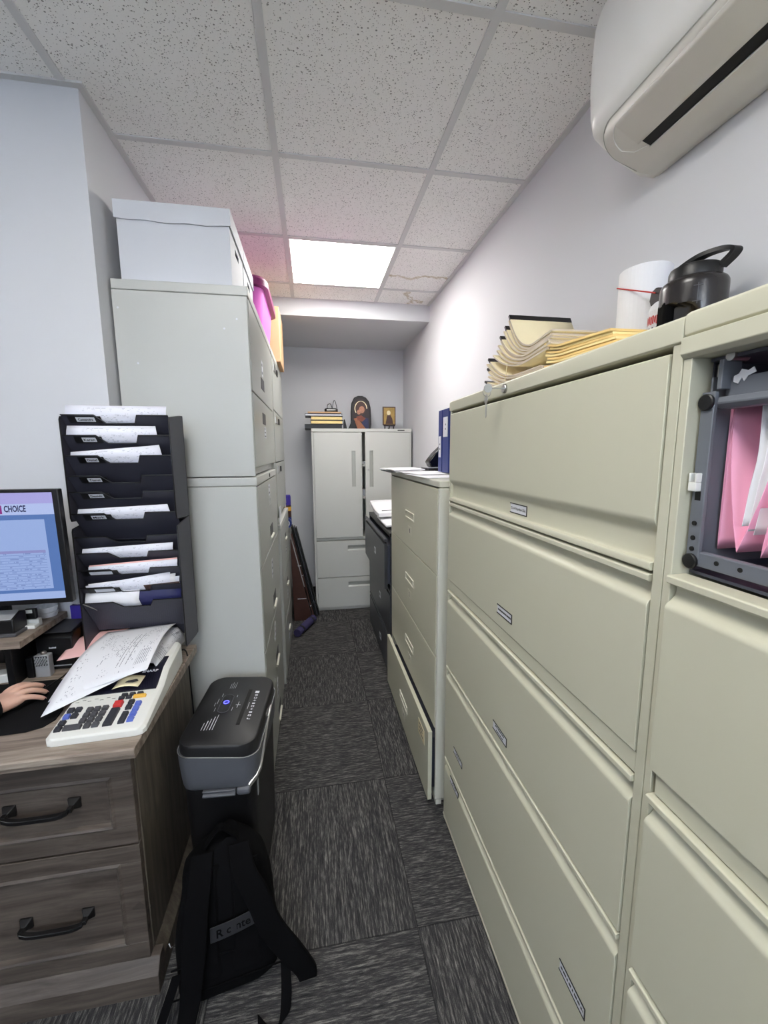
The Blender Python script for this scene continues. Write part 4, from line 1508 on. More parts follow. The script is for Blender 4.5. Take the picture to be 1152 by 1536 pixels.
# yellow folders with the folds to the near end, right of that pile
nY = 11
for k in range(nY):
    z = TZ + .006 + k * .0062
    folder(.742 + .004 * k + rg.uniform(-.006, .006), 1.015 + rg.uniform(-.008, .008), z, z + .0022 * k * .5, z + .0030 * k,
           'yellow manila folder on top of the near stack on the beige file' if k == nY - 1 else 'yellow manila folder in the near stack beside the towel roll',
           None if k == nY - 1 else 'yellow folders in the near stack', M['yellow'] if k % 2 else M['yellow2'], M['yellow2'] if k % 2 else M['yellow'], x0=.600, x1=.80, c=.6, rng=rg)
# upper pile lying over both, curling high
nU = 9
for k in range(nU):
    z0 = TZ + .085 + k * .0052
    top = k == nU - 1
    folder(1.00 + rg.uniform(-.01, .006), 1.335 - .010 * k + rg.uniform(-.006, .006), z0, z0 - .012, z0 + .052 + .0065 * k,
           ('cream folder with a wide black strip, topmost and highest curled of the pile' if top else
            'cream folder with a black strip in the upper curled pile' if k in (4, 6) else 'cream folder in the upper curled pile on the beige file'),
           None if top else ('cream folders with black strips' if k in (4, 6) else 'cream folders in the upper curled pile'),
           M['cream'], M['creamedge'], band=.016 if k in (4, 6, 8) else None, c=.35, rng=rg)
bm = B()
tube(bm, [(.5945, 1.24, TZ + .003), (.5945, 1.22, TZ + .09)], .0012, 6)
single('rubber_band', bm, M['cream'], 'pale rubber band around the lower far pile of cream folders', 'rubber band', (.5945, 1.23, TZ + .003))

# ------------------------------------------------------------------ on the lower beige file
CZT = 1.373
def binder(y0, y1, label, lab_z0, lab_z1, h=.292, x0=.612):
    t = thing('ring_binder', label, 'binder', (x0 + .13, (y0 + y1) / 2, CZT + .012))
    z0 = CZT + .012
    bm = B()
    box(bm, x0 + .003, x0 + .26, y0, y0 + .003, z0, z0 + h)
    box(bm, x0 + .003, x0 + .26, y1 - .003, y1, z0, z0 + h)
    box(bm, x0, x0 + .003, y0, y1, z0, z0 + h)
    obj('cover', bm, M['blue'], t, .0015)
    obj('pages', bx(x0 + .02, x0 + .245, y0 + .008, y1 - .008, z0 + .006, z0 + h - .012), M['paper'], t)
    bm = B()
    box(bm, x0 - .001, x0 + .001, y0 + .012, y1 - .010, z0 + lab_z0, z0 + lab_z1, 0)
    for q in range(2):
        mbox(bm, FXm(x0 - .001, (y0 + y1) / 2, z0 + lab_z0 + (lab_z1 - lab_z0) * (.62 - .22 * q)), -.004, .005, -.004, .004, -.0003, .0004, 1)
    obj('spine_label', bm, [M['card'], M['inkg']], t, label='white spine label', fixn=False)
binder(1.912, 1.966, 'narrow blue ring binder with a low white label, farther of the two upright', .07, .17)
binder(1.815, 1.900, 'wide blue ring binder with a high white label, nearer of the two upright', .165, .255)
# black two hole punch
t = thing('hole_punch', 'black heavy duty hole punch behind the blue binders', 'hole punch', (.72, 2.22, CZT))
pz = CZT
obj('base', bx(.615, .80, 2.14, 2.30, pz, pz + .022), M['black'], t, .004)
obj('base_trim', bx(.613, .80, 2.138, 2.302, pz + .022, pz + .025), M['silverp'], t)
bm = B()
prism(bm, [(.64, pz + .025), (.625, pz + .055), (.66, pz + .10), (.72, pz + .155), (.75, pz + .155), (.76, pz + .12), (.73, pz + .09), (.70, pz + .05), (.70, pz + .025)], 'y', 2.18, 2.26)
obj('lever', bm, M['blackg'], t, .006)
bm = B()
for y in (2.172, 2.268):
    lathe(bm, [(.014, -.005), (.014, .005)], (.70, y, pz + .06), 18, 0, Matrix.Rotation(PI / 2, 3, 'X'))
obj('pivot', bm, M['steel'], t)
# loose papers overhanging the front of the lower file
def flat_paper(corners, z, label, mat='print', bend=0, name='paper_sheet', group=None, th=.0006, sag=None):
    """corners: 4 (x,y) points"""
    a, b, c, d = [Vector((p[0], p[1], 0)) for p in corners]
    rows = []
    n = 8
    for i in range(n + 1):
        s = i / n
        row = []
        for j in range(n + 1):
            q = j / n
            p = (a * (1 - q) + b * q) * (1 - s) + (d * (1 - q) + c * q) * s
            zz = z + (sag(s, q) if sag else bend * (math.sin(PI * q) * .5 + s * s * .5))
            row.append((p.x, p.y, zz))
        rows.append(row)
    bm = B()
    sheet(bm, rows, th)
    m = sum((Vector((p[0], p[1], 0)) for p in corners), Vector()) / 4
    return single(name, bm, M[mat], label, 'paper', (m.x, m.y, z), group)
flat_paper([(.415, 2.42), (.43, 2.10), (.70, 2.12), (.69, 2.44)], CZT + .0038, 'white sheet lowest in the loose pile on the lower beige file', 'paper')
flat_paper([(.44, 1.98), (.46, 1.62), (.73, 1.64), (.71, 2.00)], CZT + .0018, 'white sheet lying before the blue binders on the lower beige file', 'paper', .002)
flat_paper([(.435, 2.12), (.47, 1.80), (.66, 1.82), (.65, 2.14)], CZT + .0062, 'white sheet overlapping the loose pile by the blue binders', 'paper', .002)
flat_paper([(.40, 2.45), (.425, 2.14), (.60, 2.16), (.60, 2.46)], CZT + .010, 'white stapled sheets overhanging the front edge of the lower beige file', 'paper', .004, th=.004)
t = thing('clipboard', 'thin dark clipboard edge under the papers at the far front of the lower beige file', 'clipboard', (.50, 2.30, CZT))
bm = B()
box(bm, .404, .625, 2.15, 2.445, CZT, CZT + .003)
obj('plate', bm, M['black'], t, .001)
bm = B()
tube(bm, [(.410, 2.40, CZT + .003), (.392, 2.40, CZT + .010), (.392, 2.36, CZT + .012), (.41, 2.36, CZT + .0045)], .0018, 8)
obj('clip', bm, M['steel'], t, smooth=True)

# ------------------------------------------------------------------ papers on the charcoal file
KT = .982
def stack_paper(y0, y1, x0, x1, z, th, label, curl):
    n = 10
    rows = []
    for i in range(n + 1):
        s = i / n
        y = y0 + (y1 - y0) * s
        rows.append([(x0 + (x1 - x0) * q / 6, y, z + th + curl * max(0, s - .3) ** 1.6 + .004 * math.sin(PI * q / 6)) for q in range(7)])
    bm = B()
    sheet(bm, rows, th)
    return single('paper_stack', bm, M['paper'], label, 'paper', ((x0 + x1) / 2, (y0 + y1) / 2, z))
stack_paper(2.62, 3.02, .47, .70, KT, .010, 'thin white paper pile at the near end of the charcoal file', .01)
stack_paper(2.86, 3.32, .458, .72, KT + .014, .026, 'thick curled pile of white paper on the charcoal file', .075)
stack_paper(2.88, 3.30, .470, .73, KT + .043, .008, 'loose upper sheets of the curled white pile on the charcoal file', .080)
bm = B()
tube(bm, [(.50, 2.98, KT + .0685), (.60, 2.99, KT + .0690)], .004, 8)
single('pen', bm, M['black'], 'black pen lying on the curled paper pile on the charcoal file', 'pen', (.55, 2.985, KT + .064))

# ------------------------------------------------------------------ wall air conditioner
AY0, AY1 = .24, 1.085
t = thing('air_conditioner', 'white wall mounted split air conditioner high on the right wall', 'air conditioner', (RX, (AY0 + AY1) / 2, 2.205))
prof = [(.930, 2.207), (.868, 2.209), (.80, 2.230), (.742, 2.258), (.716, 2.274), (.706, 2.306), (.701, 2.36), (.700, 2.43), (.704, 2.49), (.716, 2.53), (.742, 2.553), (.80, 2.560), (.930, 2.560)]
def ac_ring(y, sh, pr_=prof):
    """section shrunk towards the wall / its middle for the rounded ends"""
    cz = 2.38
    out = []
    for x, z in pr_:
        out.append((RX - (RX - x) * (1 - sh), y, cz + (z - cz) * (1 - sh * .03)))
    return out
ends = [(0.0, .30), (.003, .20), (.010, .12), (.021, .06), (.036, .02), (.055, 0)]
rings = [ac_ring(AY0 + d, s) for d, s in ends] + [ac_ring(AY1 - d, s) for d, s in ends[::-1]]
bm = B()
loft(bm, rings)
obj('housing', bm, M['acw'], t, 0, True)
# underside panel: slightly proud plate with a rounded outline, vane and black outlet slot
def under(x, off=.0):
    """z of the underside at x"""
    P = prof[:5]
    for (xa, za), (xb, zb) in zip(P, P[1:]):
        if xb <= x <= xa:
            return za + (zb - za) * (xa - x) / (xa - xb) - off
    return P[-1][1] - off
def under_plate(outline, off, th):
    bm = B()
    lo = [bm.verts.new((x, y, under(x, off + th))) for x, y in outline]
    hi = [bm.verts.new((x, y, under(x, off - .004))) for x, y in outline]
    n = len(outline)
    bm.faces.new(lo)
    bm.faces.new(hi[::-1])
    for i in range(n):
        bm.faces.new((lo[i], lo[(i + 1) % n], hi[(i + 1) % n], hi[i]))
    return bm
def strip(x0, x1, y0, y1, off, th, r=0, nx=8):
    """plate that follows the underside from x0 (front) to x1 (wall side); far-front corner rounded by r"""
    bm = B()
    xs = [x0 + (x1 - x0) * k / nx for k in range(nx + 1)]
    rows = []
    for x in xs:
        ye = y1
        if r:
            d = max(0, r - (x - x0))
            ye = y1 - r + math.sqrt(max(0, r * r - d * d)) * 1.0
        rows.append([(x, y0, under(x, off)), (x, (y0 + ye) / 2, under(x, off)), (x, ye, under(x, off))])
    sheet(bm, rows, th)
    return bm
obj('lower_panel', strip(.7245, .926, AY0 + .02, AY1 - .022, .0030, .003, .07, 14), M['acw2'], t, 0)
obj('vane', strip(.737, .806, AY0 + .05, AY1 - .090, .0062, .004, 0, 8), M['acw2'], t, 0)
obj('outlet_slot', strip(.8065, .831, AY0 + .05, AY1 - .098, .0066, .0006, 0, 4), M['dark'], t)
bm = strip(.8315, .834, AY0 + .05, AY1 - .096, .0062, .003, 0, 2)
obj('slot_lip', bm, M['acw'], t)
bm = B()
pts = []
for x0, rr in ((.7235, .072),):
    for k in range(13):
        a = PI / 2 * k / 12
        pts.append((x0 + rr - rr * math.cos(a), AY1 - .022 - rr + rr * math.sin(a)))
line = [(.7235, AY0 + .02)] + pts + [(.86, AY1 - .022)]
tube(bm, [(x, y, under(x, .0055)) for x, y in line], .0014, 6)
obj('panel_seam', bm, M['grey2'], t, smooth=True)
bm = B()
pts = []
for k in range(13):
    a = PI / 2 * k / 12
    pts.append((.737 + .055 - .055 * math.cos(a), AY1 - .05 - .055 + .055 * math.sin(a)))
tube(bm, [(x, y, under(x, .0068)) for x, y in [(.737, AY1 - .15)] + pts + [(.815, AY1 - .065), (.826, AY1 - .095)]], .0012, 6)
obj('vane_recess', bm, M['acw'], t, smooth=True)
# ------------------------------------------------------------------ the desk
DT = .765
KX1, KX0, KY0, KY1 = -.452, -1.75, 1.008, 1.572
t = thing('desk', 'weathered grey wood desk with panelled drawers on the left', 'desk', (-1.1, 1.3, 0))
bm = B()
pf = [(KY0 + .004, DT - .030), (KY0 + .004, DT - .022), (KY0, DT - .018), (KY0, DT - .004), (KY0 + .003, DT), (KY1, DT), (KY1, DT - .030)]
prism(bm, pf, 'x', KX0, KX1)
obj('top', bm, M['woodtop'], t, .002)
bx1 = KX1 - .028               # right side of the pedestal
by0 = KY0 + .042               # its front frame
bm = B()
box(bm, bx1 - .02, bx1, by0 + .021, KY1 - .01, .10, DT - .030)
obj('side_panel', bm, M['woodside'], t, .002)
obj('side_panel', bx(-1.03, -1.01, by0, KY1 - .01, .0, DT - .030), M['woodside'], t, .002)
obj('side_panel', bx(KX0 + .03, KX0 + .05, by0, KY1 - .01, .0, DT - .030), M['woodside'], t, .002)
obj('back_panel', bx(KX0 + .05, bx1 - .02, KY1 - .03, KY1 - .012, .10, DT - .030), M['woodside'], t)
bm = B()
prism(bm, [(by0 + .002, DT - .030), (by0 + .05, DT - .030), (by0 + .05, DT - .048), (by0 + .010, DT - .048), (by0 + .004, DT - .042)], 'x', -1.03, bx1)
obj('top_moulding', bm, M['wood'], t, .002)
# plinth with a moulded top edge, mitred round the corner
bm = B()
bmw = [(by0 - .022, 0), (by0 - .022, .062), (by0 - .017, .070), (by0 - .006, .088), (by0 + .002, .098), (by0 + .03, .098), (by0 + .03, 0)]
prism(bm, bmw, 'x', -1.03, bx1 + .022)
obj('plinth', bm, M['wood'], t, .002)
bm = B()
pw = [(bx1 + .022, 0), (bx1 + .022, .062), (bx1 + .017, .070), (bx1 + .006, .088), (bx1 - .002, .098), (bx1 - .019, .098), (bx1 - .019, 0)]
prism(bm, pw, 'y', by0 + .03, KY1 - .01)
obj('plinth', bm, M['woodside'], t, .002)
def panel_drawer(x0, x1, z0, z1, fr=.052):
    y = by0
    bm = B()
    box(bm, x0, x1, y, y + .02, z1 - fr, z1)
    box(bm, x0, x1, y, y + .02, z0, z0 + fr)
    box(bm, x0, x0 + fr, y, y + .02, z0 + fr, z1 - fr)
    box(bm, x1 - fr, x1, y, y + .02, z0 + fr, z1 - fr)
    d = obj('drawer', bm, M['wood'], t, .0012)
    a, b, c, e = x0 + fr, x1 - fr, z0 + fr, z1 - fr
    # bead moulding round the sunk panel
    bm = B()
    q = .012
    ring0 = [(a, y - .003, c), (b, y - .003, c), (b, y - .003, e), (a, y - .003, e)]
    o1 = [(a - .003, y, c - .003), (b + .003, y, c - .003), (b + .003, y, e + .003), (a - .003, y, e + .003)]
    o2 = [(a + .003, y - .004, c + .003), (b - .003, y - .004, c + .003), (b - .003, y - .004, e - .003), (a + .003, y - .004, e - .003)]
    o3 = [(a + .008, y - .001, c + .008), (b - .008, y - .001, c + .008), (b - .008, y - .001, e - .008), (a + .008, y - .001, e - .008)]
    o4 = [(a + q, y + .009, c + q), (b - q, y + .009, c + q), (b - q, y + .009, e - q), (a + q, y + .009, e - q)]
    o5 = [(a + q, y + .016, c + q), (b - q, y + .016, c + q), (b - q, y + .016, e - q), (a + q, y + .016, e - q)]
    R = loft(bm, [o1, o2, o3, o4, o5], False, False)
    obj('moulding', bm, M['wood'], d)
    obj('panel', bx(a, b, y + .009, y + .018, c, e), M['wood'], d)
    # square-footed black bar pull
    xc, zc = -.697, (z0 + z1) / 2 + .012
    if z1 < .5:
        zc = z0 + (z1 - z0) * .475
    bm = B()
    yp = y + .009
    for s in (-1, 1):
        xx = xc + s * .073
        rings = []
        for dy, h in ((0, .0145), (-.005, .0145), (-.018, .006), (-.030, .006)):
            rings.append([(xx - h, yp + dy, zc - h), (xx + h, yp + dy, zc - h), (xx + h, yp + dy, zc + h), (xx - h, yp + dy, zc + h)])
        loft(bm, rings)
    n = 10
    rings = []
    for k in range(n + 1):
        s = -1 + 2 * k / n
        dz = -.011 * (1 - abs(s) ** 5)
        xx = xc + s * .073
        rings.append([(xx, yp - .036, zc + dz - .0055), (xx, yp - .024, zc + dz - .0055), (xx, yp - .024, zc + dz + .0055), (xx, yp - .036, zc + dz + .0055)])
    loft(bm, rings)
    obj('handle', bm, M['black'], d, .0012)
panel_drawer(-1.008, bx1 - .002, .462, DT - .052)
panel_drawer(-1.008, bx1 - .002, .100, .456)

# ------------------------------------------------------------------ riser and screen
RZ = .93
RX1, RY0 = -.872, 1.322
t = thing('monitor_riser', 'dark wood riser shelf standing on the desk under the monitor', 'riser', (-1.2, 1.45, DT))
obj('shelf', bx(-1.60, RX1, RY0, 1.568, RZ - .022, RZ), M['woodtop'], t, .002)
obj('leg', bx(-.95, -.93, 1.37, 1.56, DT, RZ - .022), M['black'], t, .002)
obj('leg', bx(-1.585, -1.565, 1.37, 1.56, DT, RZ - .022), M['black'], t, .002)
obj('back_panel', bx(-1.565, -.95, 1.545, 1.56, DT, RZ - .022), M['black'], t)

MX1, MX0, MZ0, MZ1, MY = -.738, -1.29, 1.030, 1.380, 1.36
tl = math.radians(-1.5)
t = thing('computer_monitor', 'black computer monitor showing a blue table page', 'monitor', (-1.014, 1.42, RZ))
Mm = Matrix.Translation((0, MY, MZ0)) @ Matrix.Rotation(-tl, 4, 'X') @ Matrix.Translation((0, -MY, -MZ0))
def mt(bm):
    bmesh.ops.transform(bm, matrix=Mm, verts=bm.verts)
    return bm
bz_ = .009
bm = B()
box(bm, MX0, MX1, MY, MY + .022, MZ0, MZ1)
obj('housing', mt(bm), M['black'], t, .003)
bm = B()
box(bm, MX0 + .08, MX1 - .08, MY + .022, MY + .095, MZ0 + .06, MZ1 - .06)
obj('back_cover', mt(bm), M['black'], t, .008)
bm = B()
uvl = bm.loops.layers.uv.verify()
sx0, sx1, sz0, sz1 = MX0 + bz_, MX1 - bz_ - .008, MZ0 + .016, MZ1 - bz_
vs = [bm.verts.new(p) for p in ((sx0, MY - .0006, sz0), (sx1, MY - .0006, sz0), (sx1, MY - .0006, sz1), (sx0, MY - .0006, sz1))]
f = bm.faces.new(vs)
for l, uv in zip(f.loops, ((0, 0), (1, 0), (1, 1), (0, 1))):
    l[uvl].uv = uv
scr = obj('screen', mt(bm), M['screen'], t, fixn=False)
txt = emit('screen_navy', (20, 26, 90), .35)
pur = emit('screen_purple', (150, 40, 140), .4)
bm = B()
add_text(bm, 'CHOICE', .056, .020, FYm(-.855, MY - .0012, 1.3245), 0, .03)
obj('screen_lettering', mt(bm), txt, scr, fixn=False)
bm = B()
for q in ((-.895, -.889, 1.314, 1.335), (-.915, -.889, 1.310, 1.316), (-.905, -.900, 1.319, 1.330), (-.915, -.911, 1.314, 1.335)):
    box(bm, q[0], q[1], MY - .0016, MY - .0010, q[2], q[3])
obj('screen_emblem', mt(bm), pur, scr)
bm = B()
prism(bm, [(1.442, RZ), (1.562, RZ), (1.562, RZ + .012), (1.442, RZ + .008)], 'x', -1.14, -.952)
obj('foot', bm, M['black'], t, .004)
obj('stand', bx(-1.05, -.98, 1.452, 1.480, RZ + .008, 1.22), M['black'], t, .006)

# things on the riser
t = thing('desk_scanner', 'small black device with a glossy top at the left on the riser', 'device', (-.97, 1.40, RZ))
bm = B()
prism(bm, [(1.368, RZ), (1.43, RZ), (1.43, RZ + .062), (1.405, RZ + .068), (1.368, RZ + .052)], 'x', -1.06, -.912)
obj('body', bm, M['black'], t, .004)
bm = B()
prism(bm, [(1.3672, RZ + .0525), (1.405, RZ + .0685), (1.408, RZ + .0715), (1.3665, RZ + .0555)], 'x', -1.055, -.916)
obj('lid', bm, M['silverp'], t, .001)
obj('base', bx(-1.07, -.905, 1.360, 1.437, RZ, RZ + .010), M['keyd'], t, .002)
t = thing('card_holder', 'small white block with a black clip standing on the riser', 'holder', (-.905, 1.435, RZ))
bm = B()
prism(bm, [(1.415, RZ), (1.455, RZ), (1.455, RZ + .024), (1.437, RZ + .024), (1.437, RZ + .012), (1.415, RZ + .012)], 'x', -.928, -.885)
obj('block', bm, M['white'], t, .002)
obj('clip', bx(-.925, -.893, 1.440, 1.453, RZ + .0242, RZ + .058), M['black'], t, .003)
obj('clip_plate', bx(-.922, -.902, 1.4385, 1.4400, RZ + .045, RZ + .056), M['white'], t)
bm = B()
lathe(bm, [(.026, 0), (.031, .016), (.029, .016), (.027, .018), (.032, .036), (.030, .036), (.024, .006)], (-.913, 1.532, RZ), 28)
single('tape_dispenser', bm, M['card'], 'stacked small white tubs at the back of the riser under the monitor', 'tub', (-.913, 1.532, RZ))

# ------------------------------------------------------------------ things on the desk
# label printer
PX0, PX1, PY0, PY1, PZ1 = -.915, -.806, 1.455, 1.566, .888
t = thing('label_printer', 'small black printer on the desk beside the riser', 'printer', ((PX0 + PX1) / 2, 1.51, DT))
bm = B()
prism(bm, [(PY0 + .006, DT), (PY1, DT), (PY1, PZ1 + .012), (PY0 + .02, PZ1 + .002), (PY0, PZ1 - .008), (PY0, DT + .055), (PY0 + .006, DT + .05)], 'x', PX0, PX1)
obj('body', bm, M['black'], t, .004)
bm = B()
prism(bm, [(PY0 + .012, PZ1 + .0035), (PY1 - .008, PZ1 + .0145), (PY1 - .008, PZ1 + .0165), (PY0 + .012, PZ1 + .0055)], 'x', PX0 + .006, PX1 - .006)
obj('lid', bm, M['keyd'], t, .001)
bm = B()
box(bm, PX0 + .012, PX1 - .012, PY0 + .0055, PY0 + .0065, DT + .012, DT + .016)
obj('output_slot', bm, M['silverp'], t)
bm = B()
for q in range(6):
    mbox(bm, FYm(PX0 + .040 + q * .0036, PY0 - .0008, PZ1 - .042), -.0014, .0014, -.0024, .0024 if q in (0, 3, 5) else .0012, -.0006, .0004)
obj('maker_mark', bm, M['card'], t)
# silver mesh speaker / holder with a dark back piece
SX_, SY_ = -.878, 1.425
t = thing('desk_speaker', 'small silver box with a quilted grille before the black printer', 'loudspeaker', (SX_, SY_, DT))
obj('body', bx(SX_ - .022, SX_ + .020, SY_ - .012, SY_ + .014, DT, DT + .074), M['silverp'], t, .003)
obj('grille_back', bx(SX_ - .019, SX_ + .017, SY_ - .0126, SY_ - .0118, DT + .040, DT + .072), M['keyk'], t)
bm = B()
for i in range(5):
    for j in range(6):
        x = SX_ - .017 + j * .0072 + (.0036 if i % 2 else 0)
        if x > SX_ + .017:
            continue
        z = DT + .044 + i * .0058
        prism(bm, [(x - .0029, z), (x, z - .0044), (x + .0029, z), (x, z + .0044)], 'y', SY_ - .0150, SY_ - .0125)
obj('grille', bm, M['chrome'], t, .0006)
bm = B()
lathe(bm, [(.009, 0), (.009, .007), (.006, .010)], (SX_ + .0, SY_ + .002, DT + .074), 18)
obj('button', bm, M['steel'], t)
bm = B()
box(bm, -.925, -.904, 1.415, 1.437, DT, DT + .068)
bo = single('marker_holder', bm, M['black'], 'narrow black box at the left of the small silver box', 'holder', (-.914, 1.426, DT), bevel=.003)
# purple and orange card cartons with a clear bag on top
bm = B()
box(bm, -.800, -.764, 1.515, 1.535, DT, .943)
single('card_box', bm, M['orange'], 'orange card carton wedged between the black printer and the wall organizer', 'box', (-.782, 1.525, DT), bevel=.001)
bm = B()
box(bm, -.850, -.762, 1.545, 1.570, PZ1 + .019, .956)
box(bm, -.800, -.762, 1.545, 1.570, DT, PZ1 + .019)
single('card_box', bm, M['purple'], 'purple card carton standing behind the black printer', 'box', (-.785, 1.557, DT), bevel=.001)
bag = plain('clear_plastic_bag', (196, 198, 202), .3, var=.2, nscale=40, bump=.6, bscale=40, bdist=.01)
bm = B()
bmesh.ops.create_icosphere(bm, subdivisions=3, radius=1)
rb = random.Random(3)
for v in bm.verts:
    k = 1 + .22 * math.sin(7 * v.co.x + 3 * v.co.z) * math.sin(6 * v.co.y + 5 * v.co.x) + rb.uniform(-.07, .07)
    z = v.co.z
    v.co = Vector((-.812 + .044 * v.co.x * k, 1.552 + .016 * v.co.y * k, .9580 + .020 * (1 + max(-.98, z * k))))
single('plastic_bag', bm, bag, 'crumpled clear plastic bag on the purple carton', 'bag', (-.812, 1.552, .9565))

# mouse pad, mouse
bm = B()
prism(bm, [(-1.10, 1.118), (-.80, 1.118), (-.755, 1.121), (-.722, 1.135), (-.708, 1.165), (-.714, 1.21), (-.775, 1.36), (-.792, 1.383), (-.82, 1.388), (-1.10, 1.385)], 'z', DT, DT + .003)
single('mouse_pad', bm, M['rubber'], 'large black mouse pad on the desk under the hand', 'mouse pad', (-.9, 1.25, DT), bevel=.001)
MM = Matrix.Translation((-.845, 1.272, DT + .0032)) @ Matrix.Rotation(math.radians(56), 4, 'Z')
t = thing('computer_mouse', 'black wired mouse held by the hand on the mouse pad', 'mouse', (-.845, 1.272, DT + .003), math.radians(56))
bm = B()
rings = []
for k in range(9):
    s = -1 + 2 * k / 8
    w = .031 * math.sqrt(max(.02, 1 - (s * .97) ** 4))
    h = .034 * math.sqrt(max(.02, 1 - (s * .93 + .08) ** 2)) * .95
    ring = []
    for q in range(14):
        a = PI * q / 13
        ring.append((s * .054, w * math.cos(a), .001 + h * max(0, math.sin(a)) ** .7))
    rings.append(ring)
loft(bm, rings)
obj('shell', bm, M['blackg'], t, 0, True, local=True)
bm = B()
lathe(bm, [(.010, -.004), (.010, .004)], (.026, 0, .026), 16, 0, Matrix.Rotation(PI / 2, 3, 'X'))
obj('scroll_wheel', bm, plain('pale_blue_wheel', (150, 200, 210), .4, bump=0), t, local=True, label='pale blue scroll wheel')
cb = B()
tube(cb, spline([MM @ Vector((.052, 0, .012)), (-.795, 1.36, DT + .022), (-.775, 1.415, DT + .03), (-.72, 1.43, DT + .02), (-.66, 1.46, DT + .006), (-.64, 1.56, DT + .006)], 8), .0022, 8)
obj('cord', cb, M['black'], t, 0, True)
bm = B()
prism(bm, [(-1.02, 1.385), (-.942, 1.405), (-.955, 1.450), (-1.03, 1.43)], 'z', DT, DT + .03)
single('phone_base', bm, M['white'], 'white device edge at the left beyond the hand', 'device', (-.98, 1.41, DT), bevel=.004)

# ------------------------------------------------------------------ printing calculator
ang = math.radians(2.6)
t = thing('printing_calculator', 'large white printing calculator with coloured keys at the desk corner', 'calculator', (-.558, 1.052, DT), ang)
# local frame: x to the right (width .222), y away from the user (length .40)
Wc, Lc = .228, .395
def ctop(y):
    return .022 + (y / .17) * .020 if y < .17 else .042 + (y - .17) / .06 * .022 if y < .23 else .064 + (y - .23) * .06
bm = B()
rings = []
for y, ins in ((.0, .014), (.004, .006), (.014, .0), (.10, 0), (.168, 0), (.17, 0), (.23, 0), (.30, 0), (.375, .0), (.39, .006), (.395, .014)):
    z = ctop(y)
    w = Wc / 2 - ins
    zz = z - (.006 if ins > .01 else .002 if ins > 0 else 0)
    rings.append([(-w, y, .002), (-w + .004, y, .0), (w - .004, y, .0), (w, y, .002), (w, y, zz - .008), (w - .008, y, zz), (-w + .008, y, zz), (-w, y, zz - .008)])
loft(bm, rings)
cbody = obj('body', bm, M['calc'], t, .003, local=True)
def on_top(x0, x1, y0, y1, h, drop=.001, tp=.0):
    """low block following the sloping top"""
    bm = B()
    lo = [(x0, y0), (x1, y0), (x1, y1), (x0, y1)]
    mx, my = tp, tp
    hi = [(x0 + mx, y0 + my), (x1 - mx, y0 + my), (x1 - mx, y1 - my), (x0 + mx, y1 - my)]
    loft(bm, [[(x, y, ctop(y) - drop) for x, y in lo], [(x, y, ctop(y) + h) for x, y in hi]])
    return bm
def key(x, y, w, h, mat, hh=.007):
    return obj('key', on_top(x - w / 2, x + w / 2, y - h / 2, y + h / 2, hh, .001, .0016), mat, t, .0012, local=True)
K, D_, BL = M['keyk'], M['keyd'], M['keyb']
cx_ = [-.096, -.078, -.040, -.020, .000, .031, .064, .084]
ry = [.030, .050, .070, .090, .110]
kw, kh = .0165, .0160
# left columns
key(-.094, ry[0], kw, kh, K); key(-.094, ry[1], kw, kh, K)
key(-.094, ry[2] + .003, kw, kh, BL); key(-.076, ry[2] + .003, kw, kh, K)
key(-.094, ry[3] + .006, kw, kh, K); key(-.076, ry[3] + .006, kw, kh, K)
# digits
key(-.062, ry[0], .042, kh, D_)
for x in (-.029, -.010):
    key(x, ry[0], kw, kh, D_)
for r in (1, 2, 3):
    for x in (-.047, -.029, -.010):
        key(x, ry[r], kw, kh, D_)
key(.019, .052, .023, .062, K)
key(.019, .098, .023, .022, M['keyr'], .009)
for r in (0, 1):
    key(.050, ry[r] + .006, kw, .026 if r == 0 else kh, K)
key(.050, .082, kw, kh, K); key(.050, .102, kw, kh, K)
for r in range(4):
    key(.070, .034 + r * .0195, .0165, .0165, BL)
for x in (.022, .042, .062):
    key(x, .136, .017, .010, K)
for x in (.018, .036):
    key(x, .124, .016, .010, K)
key(.064, .124, .034, .011, M['keyy'])
# printed legends and slide switches
bm = B()
for k in range(7):
    y = .128 + .006 * (k % 2)
    x = -.098 + k * .015
    f = [(x, y), (x + .009, y), (x + .009, y + .0018), (x, y + .0018)]
    bm.faces.new([bm.verts.new((a, b, ctop(b) + .0006)) for a, b in f])
obj('legend', bm, M['ink'], t, local=True)
# dark printer cover / display with torn paper end
bm = B()
ys = (.152, .170, .190, .210, .230, .26, .292)
loft(bm, [[(-.098, y, ctop(y) - .004), (.098, y, ctop(y) - .004), (.098, y, ctop(y) + .0030), (-.098, y, ctop(y) + .0030)] for y in ys])
obj('display_cover', bm, M['calcwin'], t, .001, local=True)
bm = B()
rows = []
for i in range(5):
    y = .160 + .038 * i / 4
    rows.append([(-.02 + .068 * j / 6 + .01 * i / 4, y, ctop(y) + .007 + .006 * math.sin(PI * j / 6)) for j in range(7)])
sheet(bm, rows, .0005)
obj('paper_tape', bm, M['cream'], t, local=True, label='short end of cream paper tape')
bm = B()
lathe(bm, [(.0, 0), (.016, 0), (.016, .001), (.0, .001)], (.034, .180, ctop(.18) + .0155), 18)
bm.free()
bm = B()
prism(bm, [(.012, .172), (.034, .168), (.046, .174), (.040, .184), (.02, .186)], 'z', ctop(.178) + .0135, ctop(.178) + .0145)
obj('tear_slot', bm, M['keyd'], t, local=True)
bm = B()
mm = frame_m((.066, .216, ctop(.216) + .0048), (1, 0, 0), (0, 1, .36))
add_text(bm, 'SHARP', .044, .0095, mm, 0, .03)
obj('lettering', bm, M['card'], t, local=True, fixn=False)
cb = B()
Mc_ = MW[t.name]
